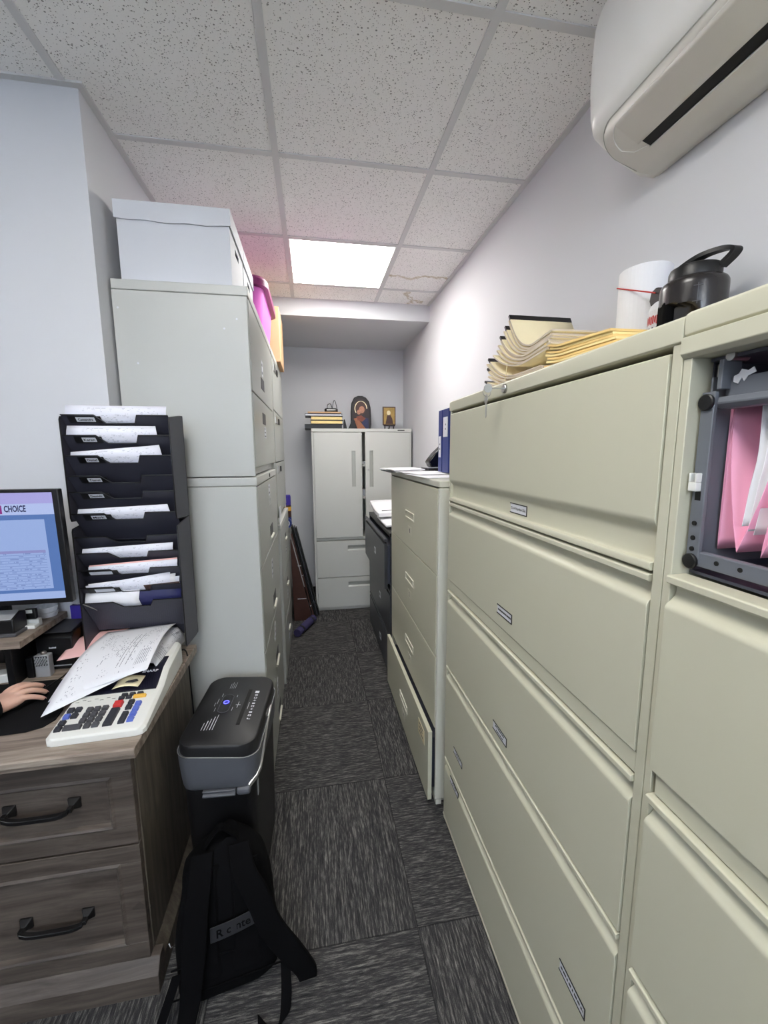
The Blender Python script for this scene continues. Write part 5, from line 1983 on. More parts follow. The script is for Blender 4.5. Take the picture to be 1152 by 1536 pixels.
tube(cb, spline([Mc_ @ Vector(p) for p in [(.09, .397, .03), (.115, .41, .03), (.118, .43, -.02), (.116, .445, -.12), (.118, .45, -.3), (.12, .46, -.62)]], 8), .0026, 8)
single('power_cord', cb, M['black'], 'black power cord hanging down between the desk and the grey file', 'cord', tuple(Mc_ @ Vector((.118, .45, -.3))), smooth=True)

# ------------------------------------------------------------------ pile of invoices leaning over the calculator
def drape(P00, P01, P10, P11, name, label, mat, arch=.02, n=12, th=.0007, fold=None, cat='paper', droop=0):
    """P00 near left, P01 near right, P10 far left, P11 far right"""
    a, b, c, d = map(Vector, (P00, P01, P10, P11))
    rows = []
    for i in range(n + 1):
        s = i / n
        row = []
        for j in range(n + 1):
            q = j / n
            p = (a * (1 - q) + b * q) * (1 - s) + (c * (1 - q) + d * q) * s
            p = p + Vector((0, 0, arch * math.sin(PI * s)))
            if fold and q > fold:
                e = (q - fold) / (1 - fold)
                p = p + Vector((-.012 * e * e, 0, -.05 * e * e))
            if droop:
                p = p - Vector((0, 0, droop * (1 - s) ** 2 * q))
            row.append(p)
        rows.append(row)
    bm = B()
    sheet(bm, rows, th)
    m = (a + b + c + d) / 4
    return single(name, bm, M[mat], label, cat, (m.x, m.y, min(p.z for p in (a, b, c, d))))
drape((-.737, 1.155, .783), (-.54, 1.225, .846), (-.735, 1.50, .842), (-.485, 1.50, .852), 'invoice', 'lower printed white invoice sheet sliding off the calculator towards the hand', 'print2', .024)
drape((-.752, 1.215, .7905), (-.484, 1.205, .868), (-.722, 1.512, .862), (-.500, 1.522, .874), 'invoice', 'topmost white invoice with printed rows lying over the calculator', 'print2', .024, droop=.0)
for k in range(3):
    drape((-.62, 1.30, .852 - .003 * k), (-.478 + .003 * k, 1.29, .848 - .003 * k), (-.62, 1.515, .860 - .004 * k), (-.474 + .004 * k, 1.526, .860 - .004 * k), 'invoice',
          ('upper', 'middle', 'lower')[k] + ' sheet of the curled white wad at the far right of the invoice pile', 'print2', .012, fold=.8)
drape((-.842, 1.425, .812), (-.70, 1.40, .840), (-.790, 1.535, .858), (-.66, 1.54, .862), 'paper_slip', 'pink paper sheet sticking out at the left of the invoice pile', 'pink2', .012)
# ------------------------------------------------------------------ black mesh wall organizer, two units
def mesh_mat():
    t = NT('black_wire_mesh')
    sep = t.node('ShaderNodeSeparateXYZ')
    t.link(t.co(), sep.inputs[0])
    h = None
    for o in sep.outputs:
        w = t.math('SINE', t.math('MULTIPLY', o, 2 * PI / .0032))
        h = w if h is None else t.math('MULTIPLY', h, w)
    f = t.math('GREATER_THAN', h, .0)
    t.set(t.mix(f, lin((34, 34, 41)), lin((78, 78, 92))), .5)
    return t.m
M['mesh'] = mesh_mat()
M['meshb'] = plain('black_coated_wire', (16, 16, 18), .35, bump=0)
OX0, OX1, OYB, OYF = -.757, -.443, 1.572, 1.432
def organizer(z0, z1, tops, label, labels, group, bottom_big=False):
    t = thing('wall_file_organizer', label, 'file organizer', ((OX0 + OX1) / 2, OYB, z0), 0, group)
    side = [(OYB, z0 + .0), (OYB, z1 + .004), (OYB - .03, z1 + .001), (OYF + .004, z1 - .012), (OYF, z1 - .02), (OYF, z0 + .018), (OYF + .004, z0 + .008), (OYB - .03, z0)]
    for x in (OX0, OX1 - .003):
        s = obj('side_panel', pr(side, 'x', x, x + .003), M['mesh'], t)
        bm = B()
        tube(bm, [(x + .0015, y, z) for y, z in side], .0022, 6, 0, True)
        obj('edge_wire', bm, M['meshb'], s, smooth=True)
    obj('back_panel', bx(OX0 + .003, OX1 - .003, OYB - .003, OYB, z0, z1), M['mesh'], t)
    a, b = OX0 + .004, OX1 - .004
    w = b - a
    for k, zt in enumerate(tops):
        dep = .10 if not (bottom_big and k == len(tops) - 1) else .125
        yt, yb = OYF + .004, OYF + .088
        # outline of the front: tab left, dip, tab right  (u across, v down from the top)
        out = [(0, 0), (.30, 0), (.385, .024), (.655, .024), (.70, 0), (1, 0), (1, dep), (0, dep)]
        def P(u, v, off=0):
            s = v / dep
            return Vector((a + w * u, yt + (yb - yt) * s + off, zt - v))
        bm = B()
        lo = [bm.verts.new(P(u, v)) for u, v in out]
        hi = [bm.verts.new(P(u, v, .0018)) for u, v in out]
        bm.faces.new(lo); bm.faces.new(hi[::-1])
        for q in range(len(out)):
            bm.faces.new((lo[q], hi[q], hi[(q + 1) % len(out)], lo[(q + 1) % len(out)]))
        # floor of the pocket
        f = [P(0, dep), P(1, dep), Vector((b, OYB - .003, zt - dep - .012)), Vector((a, OYB - .003, zt - dep - .012))]
        vv = [bm.verts.new(p) for p in f] + [bm.verts.new(p - Vector((0, 0, .0016))) for p in f]
        for q in ((0, 1, 2, 3), (7, 6, 5, 4), (0, 4, 5, 1), (1, 5, 6, 2), (2, 6, 7, 3), (3, 7, 4, 0)):
            bm.faces.new([vv[i] for i in q])
        p = obj('pocket', bm, M['mesh'], t)
        bm = B()
        tube(bm, [P(u, v) + Vector((0, -.0008, 0)) for u, v in out[:6]], .0021, 6)
        obj('rim_wire', bm, M['meshb'], p, smooth=True)
        if labels[k]:
            lx, txt, lw = labels[k]
            lw *= 1.15
            mm = frame_m(P(lx, .0125, -.0006), (1, 0, 0), (P(0, 0) - P(0, .1)))
            bm = B()
            mbox(bm, mm, -lw / 2 - .022, lw / 2 + .018, -.0140, .0115, -.001, .0006)
            obj('label_holder', bm, M['black'], p)
            bm = B()
            mbox(bm, mm, -lw / 2, lw / 2, -.0085, .0080, .0006, .0012, 0)
            if txt:
                m2 = mm.copy()
                m2.translation = mm @ Vector((0, 0, .0012))
                add_text(bm, txt, lw * .80, .0092, m2, 1, .02)
            obj('name_label', bm, [M['card'], M['ink']], p, label='white name label', fixn=False)
    return t
T1 = (1.600, 1.538, 1.475, 1.412, 1.361, 1.292)
T2 = (1.216, 1.163, 1.107, 1.048, .996)
L1 = ((.21, 'Cassandra', .046), (.225, 'Karen', .034), (.23, 'Daniel', .030), (.235, 'Tiansi', .034), (.235, 'Dessiela', .036), (.235, 'Mark', .036))
L2 = (None, None, (.20, '', .058), (.22, '', .050), None)
organizer(1.262, 1.606, T1, 'upper black mesh wall file organizer with name labels on its pockets', L1, None)
organizer(.815, 1.256, T2, 'lower black mesh wall file organizer holding a navy folder in its bottom pocket', L2, None, True)

def pocket_sheet(zt, up, x0, x1, label, mat='print', tilt=0.0, lay=0, name='paper_sheet', cat='paper', th=.0007, cut=None, low=.085):
    """sheet standing in the pocket whose rim is at zt; 'up' above the rim"""
    sl = .084 / .10
    def P(x, v):                                  # v above rim (negative = below)
        y = OYF + .0085 + .0045 * lay - v * sl
        if v > 0:
            y = OYF + .0085 + .0045 * lay + v * .55 - (v * .1)
        return Vector((x, min(y, OYB - .006), zt + v))
    rows = []
    n = 7
    for i in range(n + 1):
        s = i / n
        row = []
        for j in range(7):
            q = j / 6
            v = -low + (up + low + tilt * q) * s
            x = x0 + (x1 - x0) * q
            if v > 0 and cut:
                x = min(x, x1 - cut * v)
            row.append(P(x, v))
        rows.append(row)
    bm = B()
    sheet(bm, rows, th)
    return single(name, bm, M[mat], label, cat, ((x0 + x1) / 2, OYF + .06, zt - low))
pl, pr2 = OX0 + .012, OX1 - .012
pocket_sheet(T1[0], .030, pl, pr2, 'white papers in the topmost pocket of the upper wall organizer', 'print', 0)
pocket_sheet(T1[1], .030, pl - .002, pr2 - .03, 'white papers in the second pocket of the upper wall organizer', 'print', 0, cut=.25)
pocket_sheet(T1[2], .012, pl + .004, pr2 - .02, 'slanting white papers in the third pocket of the upper wall organizer', 'print', .022, cut=.35)
pocket_sheet(T1[5], .014, pl + .006, pr2 - .01, 'white papers in the bottom pocket of the upper wall organizer', 'print', .010, cut=.4)
pocket_sheet(T2[1], .014, pl + .006, pr2 - .012, 'white papers in the second pocket of the lower wall organizer', 'print', .010)
pocket_sheet(T2[2], .010, pl + .018, pr2 - .002, 'white papers with a pink back sheet in the third pocket of the lower organizer', 'print', .012)
pocket_sheet(T2[2], .013, pl + .018, pr2 - .004, 'pale pink sheet behind the white papers in the third pocket of the lower organizer', 'pink2', .013, 1)
pocket_sheet(T2[3], .006, pl + .004, pr2 - .03, 'front white sheet of the fanned papers in the lower organizer', 'print', .030)
pocket_sheet(T2[3], .010, pl + .010, pr2 - .014, 'middle white sheet of the fanned papers in the lower organizer', 'paper', .020, 1)
pocket_sheet(T2[3], .004, pl + .03, pr2 - .002, 'rear white sheet of the fanned papers in the lower organizer', 'print', .016, 2)
pocket_sheet(T2[3], .000, pl + .18, pr2 + .001, 'brown folder edge at the right of the fanned papers in the lower organizer', 'brown', .006, -.6, 'document_folder', 'folder')
pocket_sheet(T2[4], .040, pl - .004, pr2, 'navy blue folder in the bottom pocket of the lower wall organizer', 'navy', .010, 1, 'document_folder', 'folder')
pocket_sheet(T2[4], .032, pl - .004, pl + .160, 'white sheet in front of the navy folder in the lower organizer', 'paper', .006, .4)
bm = B()
tube(bm, [(OX0 + .01, OYF - .004, .998), (OX0 + .05, OYF + .045, .945), (OX0 + .085, OYF + .085, .905)], .0018, 6)
single('loose_wire', bm, M['steel'], 'thin silver wire along the bottom left pocket of the lower wall organizer', 'wire', (OX0 + .05, OYF + .04, .9))
# ------------------------------------------------------------------ paper shredder
SHX, SHY, SHR = -.298, 1.375, math.radians(-4)
t = thing('paper_shredder', 'black and grey paper shredder standing between the desk and the grey file', 'shredder', (SHX, SHY, 0), SHR)
W2, L2_ = .122, .198            # half width (x), half length (y)
def sring(z, w, l, r, n=6):
    return [(x, y, z) for x, y in rrect(0, 0, 2 * w, 2 * l, r, n)]
bm = B()
loft(bm, [sring(.018, .098, .165, .03), sring(.03, .100, .168, .03), sring(.46, .108, .180, .03), sring(.49, .106, .178, .03)])
obj('bin', bm, M['black'], t, 0, True, local=True)
bm = B()
for sx in (-.075, .075):
    for sy in (-.13, .13):
        lathe(bm, [(.014, 0), (.016, .019)], (sx, sy, 0), 14)
obj('foot', bm, M['black'], t, local=True)
# grey head with a dipping top edge
bm = B()
def head_top(x, y):
    return .590 - .018 * max(0, (x + .03) / .15) if y < 0 else .590 - .018 * max(0, (x + .03) / .15)
rings = []
for z, w, l, r in ((.468, .108, .183, .045), (.474, .114, .190, .048), (.50, .117, .194, .05), (.56, .121, .198, .052)):
    rings.append(sring(z, w, l, r))
top = [(x, y, head_top(x, y)) for x, y, z in sring(0, W2, L2_ + .001, .052)]
inn = [(x * .965, y * .975, z - .001) for x, y, z in top]
inn2 = [(x * .95, y * .965, z - .02) for x, y, z in top]
loft(bm, rings + [top, inn, inn2])
obj('head', bm, M['shred'], t, 0, True, local=True)
bm = B()
tube(bm, [(x, y, z + .0005) for x, y, z in top], .0013, 6, 0, True)
obj('trim_line', bm, M['chrome'], t, 0, True, local=True)
# black lid
bm = B()
lid = []
for dz, k in ((-.02, .948), (.004, .962), (.024, .955), (.030, .94), (.033, .90)):
    lid.append([(x * k, y * (1 - (1 - k) * .62), (z if dz < .01 else .590 - (.590 - z) * .5) + dz) for x, y, z in top])
loft(bm, lid)
obj('lid', bm, M['shredtop'], t, 0, True, local=True)
def lz(x):
    return .590 - .5 * .018 * max(0, (x + .03) / .15) + .033
def on_lid(pts, h, mat, name, parent=t, lab=None, d=.001):
    bm = B()
    loft(bm, [[(x, y, lz(x) - d) for x, y in pts], [(x, y, lz(x) + h) for x, y in pts]])
    return obj(name, bm, mat, parent, 0, local=True, label=lab)
slot_x = .044
on_lid([(slot_x - .006, -.098), (slot_x + .006, -.098), (slot_x + .006, .098), (slot_x - .006, .098)], .0006, M['dark'], 'feed_slot')
bm = B()
pp = rrect(-.022, .015, .036, .104, .017, 6)
tube(bm, [(x, y, lz(x) + .0004) for x, y in pp], .0009, 6, 0, True)
cp = obj('control_panel', on_lid(rrect(-.022, .015, .034, .102, .016, 6), .0006, M['blackg'], 'control_panel').data and bm, M['inkg'], t, 0, local=True)
bm = B()
tube(bm, [(-.022 + .0085 * math.cos(k * PI / 12), .020 + .0085 * math.sin(k * PI / 12), lz(-.022) + .0015) for k in range(24)], .0014, 6, 0, True)
obj('power_button', bm, M['ledblue'], cp, 0, local=True, label='blue glowing ring button')
bm = B()
lathe(bm, [(.007, 0), (.007, .001)], (-.022, .020, lz(-.022)), 18)
obj('button_cap', bm, plain('button_blue', (30, 30, 110), .3, bump=0), cp, 0, local=True)
# printed instructions and pictograms on the lid
bm = B()
def mark(x0, x1, y0, y1):
    bm.faces.new([bm.verts.new((x, y, lz(x) + .0012)) for x, y in ((x0, y0), (x1, y0), (x1, y1), (x0, y1))])
for k in range(5):
    x = -.062 + k * .0085
    mark(x, x + .0016 + .0008 * (k % 2), -.125, -.125 + .036 + .010 * k)
for k in range(4):
    x = -.032 + k * .006
    mark(x, x + .0012, .105, .105 + .030 + .010 * (k % 2))
for x, y, l in ((-.052, .012, .03), (-.058, .0, .02), (-.05, -.03, .02), (.006, -.028, .02), (.006, .050, .012), (-.046, .055, .018)):
    mark(x, x + .0014, y, y + l)
mark(.020, .0215, -.012, .022); mark(.0135, .029, .003, .0055)
mark(.056, .0572, -.02, .018)
for k in range(9):
    y = -.075 + k * .0165
    x0 = .0665
    if k in (0,):
        mark(x0, x0 + .011, y, y + .003); mark(x0, x0 + .004, y + .003, y + .007)
    elif k % 3 == 1:
        mark(x0, x0 + .010, y, y + .002); mark(x0, x0 + .010, y + .007, y + .009); mark(x0, x0 + .002, y + .002, y + .007); mark(x0 + .008, x0 + .010, y + .002, y + .007)
    elif k % 3 == 2:
        mark(x0, x0 + .010, y + .001, y + .008)
    else:
        mark(x0 + .004, x0 + .006, y, y + .010); mark(x0, x0 + .010, y + .004, y + .006)
mark(.064, .078, .074, .088)
obj('pictograms', bm, M['card'], t, 0, local=True, label='white printed marks', fixn=False)
# silver side sweep and the bin's pull at the front
bm = B()
rings = []
for k in range(13):
    s = k / 12
    y = .06 - s * .250
    z = .575 - .100 * s ** 1.7
    bend = max(0, s - .78) / .22
    x = .1215 - .030 * bend ** 2
    rings.append([(x - .004, y, z - .009), (x + .003, y, z - .009), (x + .003, y, z + .004), (x - .004, y, z + .004)])
loft(bm, rings)
obj('side_trim', bm, M['chrome'], t, .0015, local=True, label='silver curved trim')
bm = B()
pf = [(-.196, .470), (-.196, .466), (-.188, .462), (-.200, .456), (-.196, .449), (-.178, .446), (-.17, .470)]
prism(bm, pf, 'x', -.045, .052)
obj('pull_handle', bm, M['shred'], t, .002, local=True)
bm = B()
pf = [(-.197, .474), (-.199, .455), (-.190, .447), (-.17, .447), (-.17, .474)]
prism(bm, pf, 'x', .056, .095)
obj('corner_trim', bm, M['shred'], t, .006, local=True)
bm = B()
box(bm, .1075, .1095, -.15, -.137, .405, .455)
obj('bin_window', bm, M['silverp'], t, local=True)

# ------------------------------------------------------------------ backpack leaning on the shredder
BX, BY, BR = -.275, 1.045, math.radians(7)
t = thing('backpack', 'black fabric backpack slumped on the carpet in front of the shredder, straps facing out', 'backpack', (BX, BY, 0), BR)
# local: x right, -y towards the camera (back panel with the straps), leaning +y at the top
def lean(z):
    return .17 * z
H = .388
bm = B()
rings = []
for k in range(15):
    s = k / 14
    z = .004 + s * (H - .004)
    w = .128 + .018 * math.sin(PI * min(1, s * 1.3)) - .022 * s - .055 * max(0, s - .8) / .2 * max(0, s - .8) / .2 * 1.3
    d = .072 - .012 * s - .030 * max(0, s - .82) / .18
    if k == 0:
        w, d = w - .02, d - .02
    ring = []
    for x, y in rrect(0, 0, 2 * w, 2 * d, min(d * .8, .05), 5):
        wob = .004 * math.sin(11 * x + 17 * z) + .003 * math.sin(31 * z + 9 * y)
        zz = z
        if k >= 12:
            zz = z + .012 * math.cos(x / w * PI * .5) - .008 + (.012 if x > .0 else -.008) * (s - .8) * 3
        ring.append((x + wob, y + .008 + lean(z) + wob, zz))
    rings.append(ring)
loft(bm, rings)
body = obj('body', bm, M['fabric'], t, 0, True, local=True)
# padded back panel ribs
def front_y(z):
    return .008 + lean(z) - (.072 - .012 * z / H) 
bm = B()
for x0, x1 in ((-.095, -.012), (.012, .095)):
    rings = []
    for k in range(11):
        s = k / 10
        z = .07 + .28 * s
        e = .010 * math.sin(PI * s) ** .5 if 0 < s < 1 else .001
        y = front_y(z)
        rings.append([(x0, y + .006, z), (x1, y + .006, z), (x1 - .012, y - e * .8, z), (x0 + .012, y - e * .8, z)])
    loft(bm, rings)
obj('back_padding', bm, M['fabric'], t, 0, True, local=True)
# pocket seams / lower zip line
bm = B()
for z in (.05, .125):
    tube(bm, [(x, front_y(z) - .001, z + .01 * math.sin(3 * x)) for x in (-.14, -.07, 0, .07, .14)], .0022, 6)
obj('seam', bm, M['webbing'], t, 0, True, local=True)
# grab loop
bm = B()
def ribbon(bm, pts, wv, th, n=6):
    """pts centre line; wv width vectors"""
    P = spline(pts, n)
    Wv = spline(wv, n)
    rings = []
    for i, p in enumerate(P):
        tt = (P[min(i + 1, len(P) - 1)] - P[max(i - 1, 0)]).normalized()
        w = Wv[i]
        nn = tt.cross(w).normalized() * th / 2
        rings.append([p - w / 2 - nn, p + w / 2 - nn, p + w / 2 + nn, p - w / 2 + nn])
    loft(bm, rings)
yt = lean(H) - .015
ribbon(bm, [(-.050, yt, H - .01), (-.032, yt, H + .018), (-.008, yt + .005, H + .038), (.022, yt, H + .018), (.038, yt, H - .005)],
       [(.0, .022, 0)] * 5, .004)
obj('grab_loop', bm, M['webbing'], t, 0, True, local=True)
# left strap: falls nearly straight to the floor
bm = B()
ribbon(bm, [(-.055, front_y(.37) + .02, .380), (-.060, front_y(.33) - .020, .33), (-.068, front_y(.28) - .032, .28), (-.078, front_y(.18) - .036, .17), (-.090, front_y(.08) - .034, .07), (-.104, front_y(.0) - .045, .012)],
       [(.058, 0, 0), (.060, 0, 0), (.062, 0, 0), (.060, .0, 0), (.052, 0, 0), (.045, 0, 0)], .014)
obj('shoulder_strap', bm, M['webbing'], t, .003, True, local=True)
# right strap: bows out to the right and ends on the floor
bm = B()
ribbon(bm, [(.040, front_y(.37) + .02, .385), (.056, front_y(.33) - .020, .335), (.085, front_y(.28) - .036, .285), (.120, front_y(.2) - .040, .19), (.168, front_y(.1) - .030, .105), (.205, front_y(.0) - .02, .045), (.212, front_y(0) - .02, .012)],
       [(.058, 0, 0), (.060, 0, .012), (.058, 0, .025), (.055, 0, .032), (.056, 0, .030), (.056, 0, .010), (.05, 0, 0)], .014)
obj('shoulder_strap', bm, M['webbing'], t, .003, True, local=True)
# thin adjustment webbing of both straps on the floor
bm = B()
ribbon(bm, [(.150, front_y(.09) - .002, .10), (.152, front_y(.04) - .025, .055), (.150, front_y(0) - .050, .02), (.140, front_y(0) - .085, .006), (.105, front_y(0) - .105, .006), (.075, front_y(0) - .075, .010)],
       [(.024, 0, 0), (.026, 0, 0), (.028, 0, 0), (.026, .012, 0), (.010, .026, 0), (.0, .030, .004)], .003)
obj('strap_webbing', bm, M['webbing'], t, 0, True, local=True)
bm = B()
ribbon(bm, [(-.125, front_y(.12) - .004, .11), (-.150, front_y(.05) - .025, .06), (-.172, front_y(0) - .045, .014), (-.168, front_y(0) - .075, .006), (-.130, front_y(0) - .10, .006), (-.09, front_y(0) - .095, .006)],
       [(.024, 0, 0), (.024, 0, 0), (.024, .01, 0), (.018, .018, 0), (.0, .026, 0), (.0, .026, 0)], .003)
obj('strap_webbing', bm, M['webbing'], t, 0, True, local=True)
# logo strip
zc = .205
mm = frame_m((.022, front_y(zc) - .0165, zc), (1, 0, .19), (0, .17, 1))
bm = B()
n = 8
rows = [[mm @ Vector((-.062 + .124 * j / n, v, .004 * math.sin(PI * j / n))) for j in range(n + 1)] for v in (-.020, .020)]
sheet(bm, rows, .003)
lp = obj('logo_strip', bm, M['patch'], t, .001, local=True, label='dark grey logo strip')
bm = B()
add_text(bm, 'R ointe', .090, .022, mm @ Matrix.Translation((0, 0, .0065)), 0, .02)
obj('lettering', bm, M['fabric'], lp, local=True, fixn=False)
bm = B()
tube(bm, [(-.142, front_y(.2), .19), (-.138, front_y(.2) - .006, .183), (-.132, front_y(.2) - .008, .187)], .0015, 6)
obj('zip_pull', bm, M['steel'], t, 0, True, local=True)

# ------------------------------------------------------------------ the hand on the mouse
def skin_chain(name, verts, edges, radii, mat, parent, root=0, sub=2):
    me = bpy.data.meshes.new(name)
    me.from_pydata(verts, edges, [])
    o = bpy.data.objects.new(name, me)
    COL.objects.link(o)
    sk = o.modifiers.new('skin', 'SKIN')
    sk.use_smooth_shade = True
    sk.branch_smoothing = .6
    for i, r in enumerate(radii):
        v = me.skin_vertices[0].data[i]
        v.radius = r if isinstance(r, tuple) else (r, r)
        v.use_root = (i == root)
    s = o.modifiers.new('sub', 'SUBSURF')
    s.levels = sub
    s.render_levels = sub
    dg = bpy.context.evaluated_depsgraph_get()
    dg.update()
    m2 = bpy.data.meshes.new_from_object(o.evaluated_get(dg))
    bpy.data.objects.remove(o)
    bpy.data.meshes.remove(me)
    return m2

Wp = Vector((-.892, 1.182, DT + .034))           # wrist
dd = Vector((.55, .835, 0)).normalized()            # towards the fingers
nn_ = Vector((-.835, .55, 0))                       # towards the thumb side
def HP(u, v, z):
    return Wp + dd * u * .88 + nn_ * v * .92 + Vector((0, 0, DT + z * .96 - Wp.z))
def finger_mesh(bm_out, pts, rad):
    m2 = skin_chain('f', [tuple(p) for p in pts], [(i, i + 1) for i in range(len(pts) - 1)], rad, None, None)
    bm_out.from_mesh(m2)
    bpy.data.meshes.remove(m2)

person = thing('person', 'person in a black knit sleeve, hand resting on the mouse at the left edge', 'person', (-1.40, .66, 0))
# hand and forearm as one surface: palm slab lofted, fingers remeshed into it
bmh = B()
# palm: rows of sections from the wrist to the knuckles (u, half width, centre v, top z, bottom z)
secs = [(-.16, .030, -.004, .064, .012), (-.08, .028, -.002, .062, .014), (-.02, .027, .0, .060, .016), (.012, .031, .0, .059, .014), (.045, .040, .001, .058, .012), (.072, .0425, .001, .055, .014), (.090, .041, .0, .050, .020), (.099, .036, .0, .044, .026)]
rings = []
for u, hw, cv, zt, zb in secs:
    ring = []
    for k in range(18):
        a = 2 * PI * k / 18
        cx2, sy2 = math.cos(a), math.sin(a)
        sg = lambda q, p: math.copysign(abs(q) ** p, q)
        ring.append(HP(u, cv + hw * sg(cx2, .8), (zt + zb) / 2 + (zt - zb) / 2 * sg(sy2, .85)))
    rings.append(ring)
loft(bmh, rings)
# fingers: (knuckle v, points (u, v, z), radii)
fing = [
    [(.070, .028, .042), (.094, .031, .050), (.122, .034, .048), (.143, .034, .038), (.158, .033, .028)],       # index
    [(.070, .010, .043), (.098, .011, .052), (.130, .010, .048), (.153, .009, .037), (.169, .008, .025)],       # middle
    [(.070, -.010, .041), (.096, -.012, .047), (.126, -.017, .041), (.148, -.020, .028), (.162, -.022, .014)],  # ring
    [(.064, -.027, .038), (.086, -.032, .041), (.110, -.040, .033), (.129, -.045, .022), (.141, -.047, .011)],  # little
    [(.010, .026, .036), (.036, .044, .034), (.064, .052, .028), (.088, .053, .022), (.104, .050, .017)],       # thumb
]
frad = [[.012, .0105, .0092, .0084, .0062], [.012, .0108, .0094, .0086, .0064], [.0115, .0102, .0088, .008, .006], [.0105, .0092, .008, .0072, .0054], [.014, .0125, .0108, .0098, .007]]
for P_, R_ in zip(fing, frad):
    finger_mesh(bmh, [HP(*p) for p in P_], R_)
# left hand resting on the thigh: the same hand mirrored
W2 = Vector((-1.545, .800, .664))
d2 = Vector((.35, .93, -.03)).normalized()
n2 = Vector((.93, -.35, 0))
def HL(u, v, z):
    return W2 + d2 * u * .88 + n2 * v * .92 + Vector((0, 0, z * .96 - .034))
rings = []
for u, hw, cv, zt, zb in secs[2:]:
    ring = []
    for k in range(18):
        q = 2 * PI * k / 18
        ring.append(HL(u, cv + hw * sg(math.cos(q), .8), (zt + zb) / 2 + (zt - zb) / 2 * sg(math.sin(q), .85)))
    rings.append(ring)
loft(bmh, rings)
for P_, R_ in zip(fing, frad):
    finger_mesh(bmh, [HL(u, v, z - .004 * (u > .1)) for u, v, z in P_], R_)
# arms, trunk and neck under the clothes, head on the neck
PXc, PYc = -1.400, .66
El = Vector((-1.12, .93, DT + .052))
Sh = Vector((-1.235, .69, 1.115))
def core(pts, rad):
    finger_mesh(bmh, pts, rad)
core([HP(.02, 0, .038), HP(-.08, 0, .042), El, (El + Sh) / 2, Sh, Vector((PXc, PYc + .01, 1.10))], [.026, .032, .036, .036, .036, .045])
core([HL(.01, 0, .036), W2 - d2 * .08 + Vector((0, 0, .03)), Vector((-1.62, .66, .86)), Vector((-1.59, .67, 1.0)), Vector((-1.565, .68, 1.115)), Vector((PXc, PYc + .01, 1.10))], [.026, .030, .034, .034, .034, .045])
core([Vector((PXc, PYc, .70)), Vector((PXc, PYc + .01, .95)), Vector((PXc, PYc + .01, 1.12)), Vector((PXc, PYc + .03, 1.22)), Vector((PXc, PYc + .05, 1.33))], [.08, .075, .058, .050, .050])
HC = Vector((PXc + .01, PYc + .065, 1.368))
look = math.radians(-20)
HM = Matrix.Translation(HC) @ Matrix.Rotation(look, 4, 'Z') @ Matrix.Rotation(math.radians(-8), 4, 'X')
hb = B()
bmesh.ops.create_uvsphere(hb, u_segments=48, v_segments=36, radius=1)
for v in hb.verts:
    x, y, z = v.co
    w = .074 * (1 - .28 * max(0, -z) ** 1.5)
    d = .094 * (1 - .10 * max(0, -z))
    X, Y, Z = x * w, y * d, z * .116
    if y > .2:                                            # face: brow, sockets, nose, lips, chin
        f = min(1, (y - .2) / .4)
        g = lambda cx, cz, sx, sz: math.exp(-((X - cx) / sx) ** 2 - ((Z - cz) / sz) ** 2)
        Y -= f * .010 * (g(.030, .006, .016, .011) + g(-.030, .006, .016, .011))
        Y += f * (.020 * g(0, -.026, .011, .013) + .010 * g(0, -.006, .008, .022) + .006 * g(0, -.058, .022, .007) - .004 * g(0, -.070, .02, .004) + .009 * g(0, -.098, .024, .016))
        Y += f * .004 * g(0, .024, .06, .010)
    v.co = HM @ Vector((X, Y, Z))
for sx in (-1, 1):
    bmesh.ops.create_uvsphere(hb, u_segments=16, v_segments=12, radius=1, matrix=HM @ Matrix.Translation((sx * .074, -.006, -.006)) @ Matrix.Diagonal((.010, .020, .032, 1)))
tmp = bpy.data.meshes.new('head')
hb.to_mesh(tmp); hb.free()
bmh.from_mesh(tmp)
bpy.data.meshes.remove(tmp)
me = bpy.data.meshes.new('hand')
bmh.to_mesh(me)
bmh.free()
ho = bpy.data.objects.new('hand', me)
COL.objects.link(ho)
rm = ho.modifiers.new('rm', 'REMESH')
rm.mode = 'VOXEL'
rm.voxel_size = .0021
rm.use_smooth_shade = True
sm = ho.modifiers.new('sm', 'SMOOTH')
sm.factor = .5
sm.iterations = 5
dg = bpy.context.evaluated_depsgraph_get()
dg.update()
m2 = bpy.data.meshes.new_from_object(ho.evaluated_get(dg))
bpy.data.objects.remove(ho)
bm = B()
bm.from_mesh(m2)
bpy.data.meshes.remove(m2)
obj('body', bm, M['skin'], person, 0, True, label='bare right hand on the mouse and bare skin')
# nails
for q, (P_, R_) in enumerate(zip(fing, frad)):
    a, b = HP(*P_[-2]), HP(*P_[-1])
    ax = (b - a).normalized()
    sd = ax.cross(Vector((0, 0, 1))).normalized()
    up = sd.cross(ax)
    c = a + (b - a) * .72 + up * (R_[-2] * .80)
    bm = B()
    rows = []
    for i in range(4):
        row = []
        for j in range(5):
            s = -1 + j / 2
            row.append(c + ax * (-.0055 + .011 * i / 3) + sd * s * R_[-1] * .72 - up * (s * s * .0016 + .0006 * i * i * .4))
        rows.append(row)
    sheet(bm, rows, .0005)
    obj('fingernail', bm, M['nail'], person, 0, True)
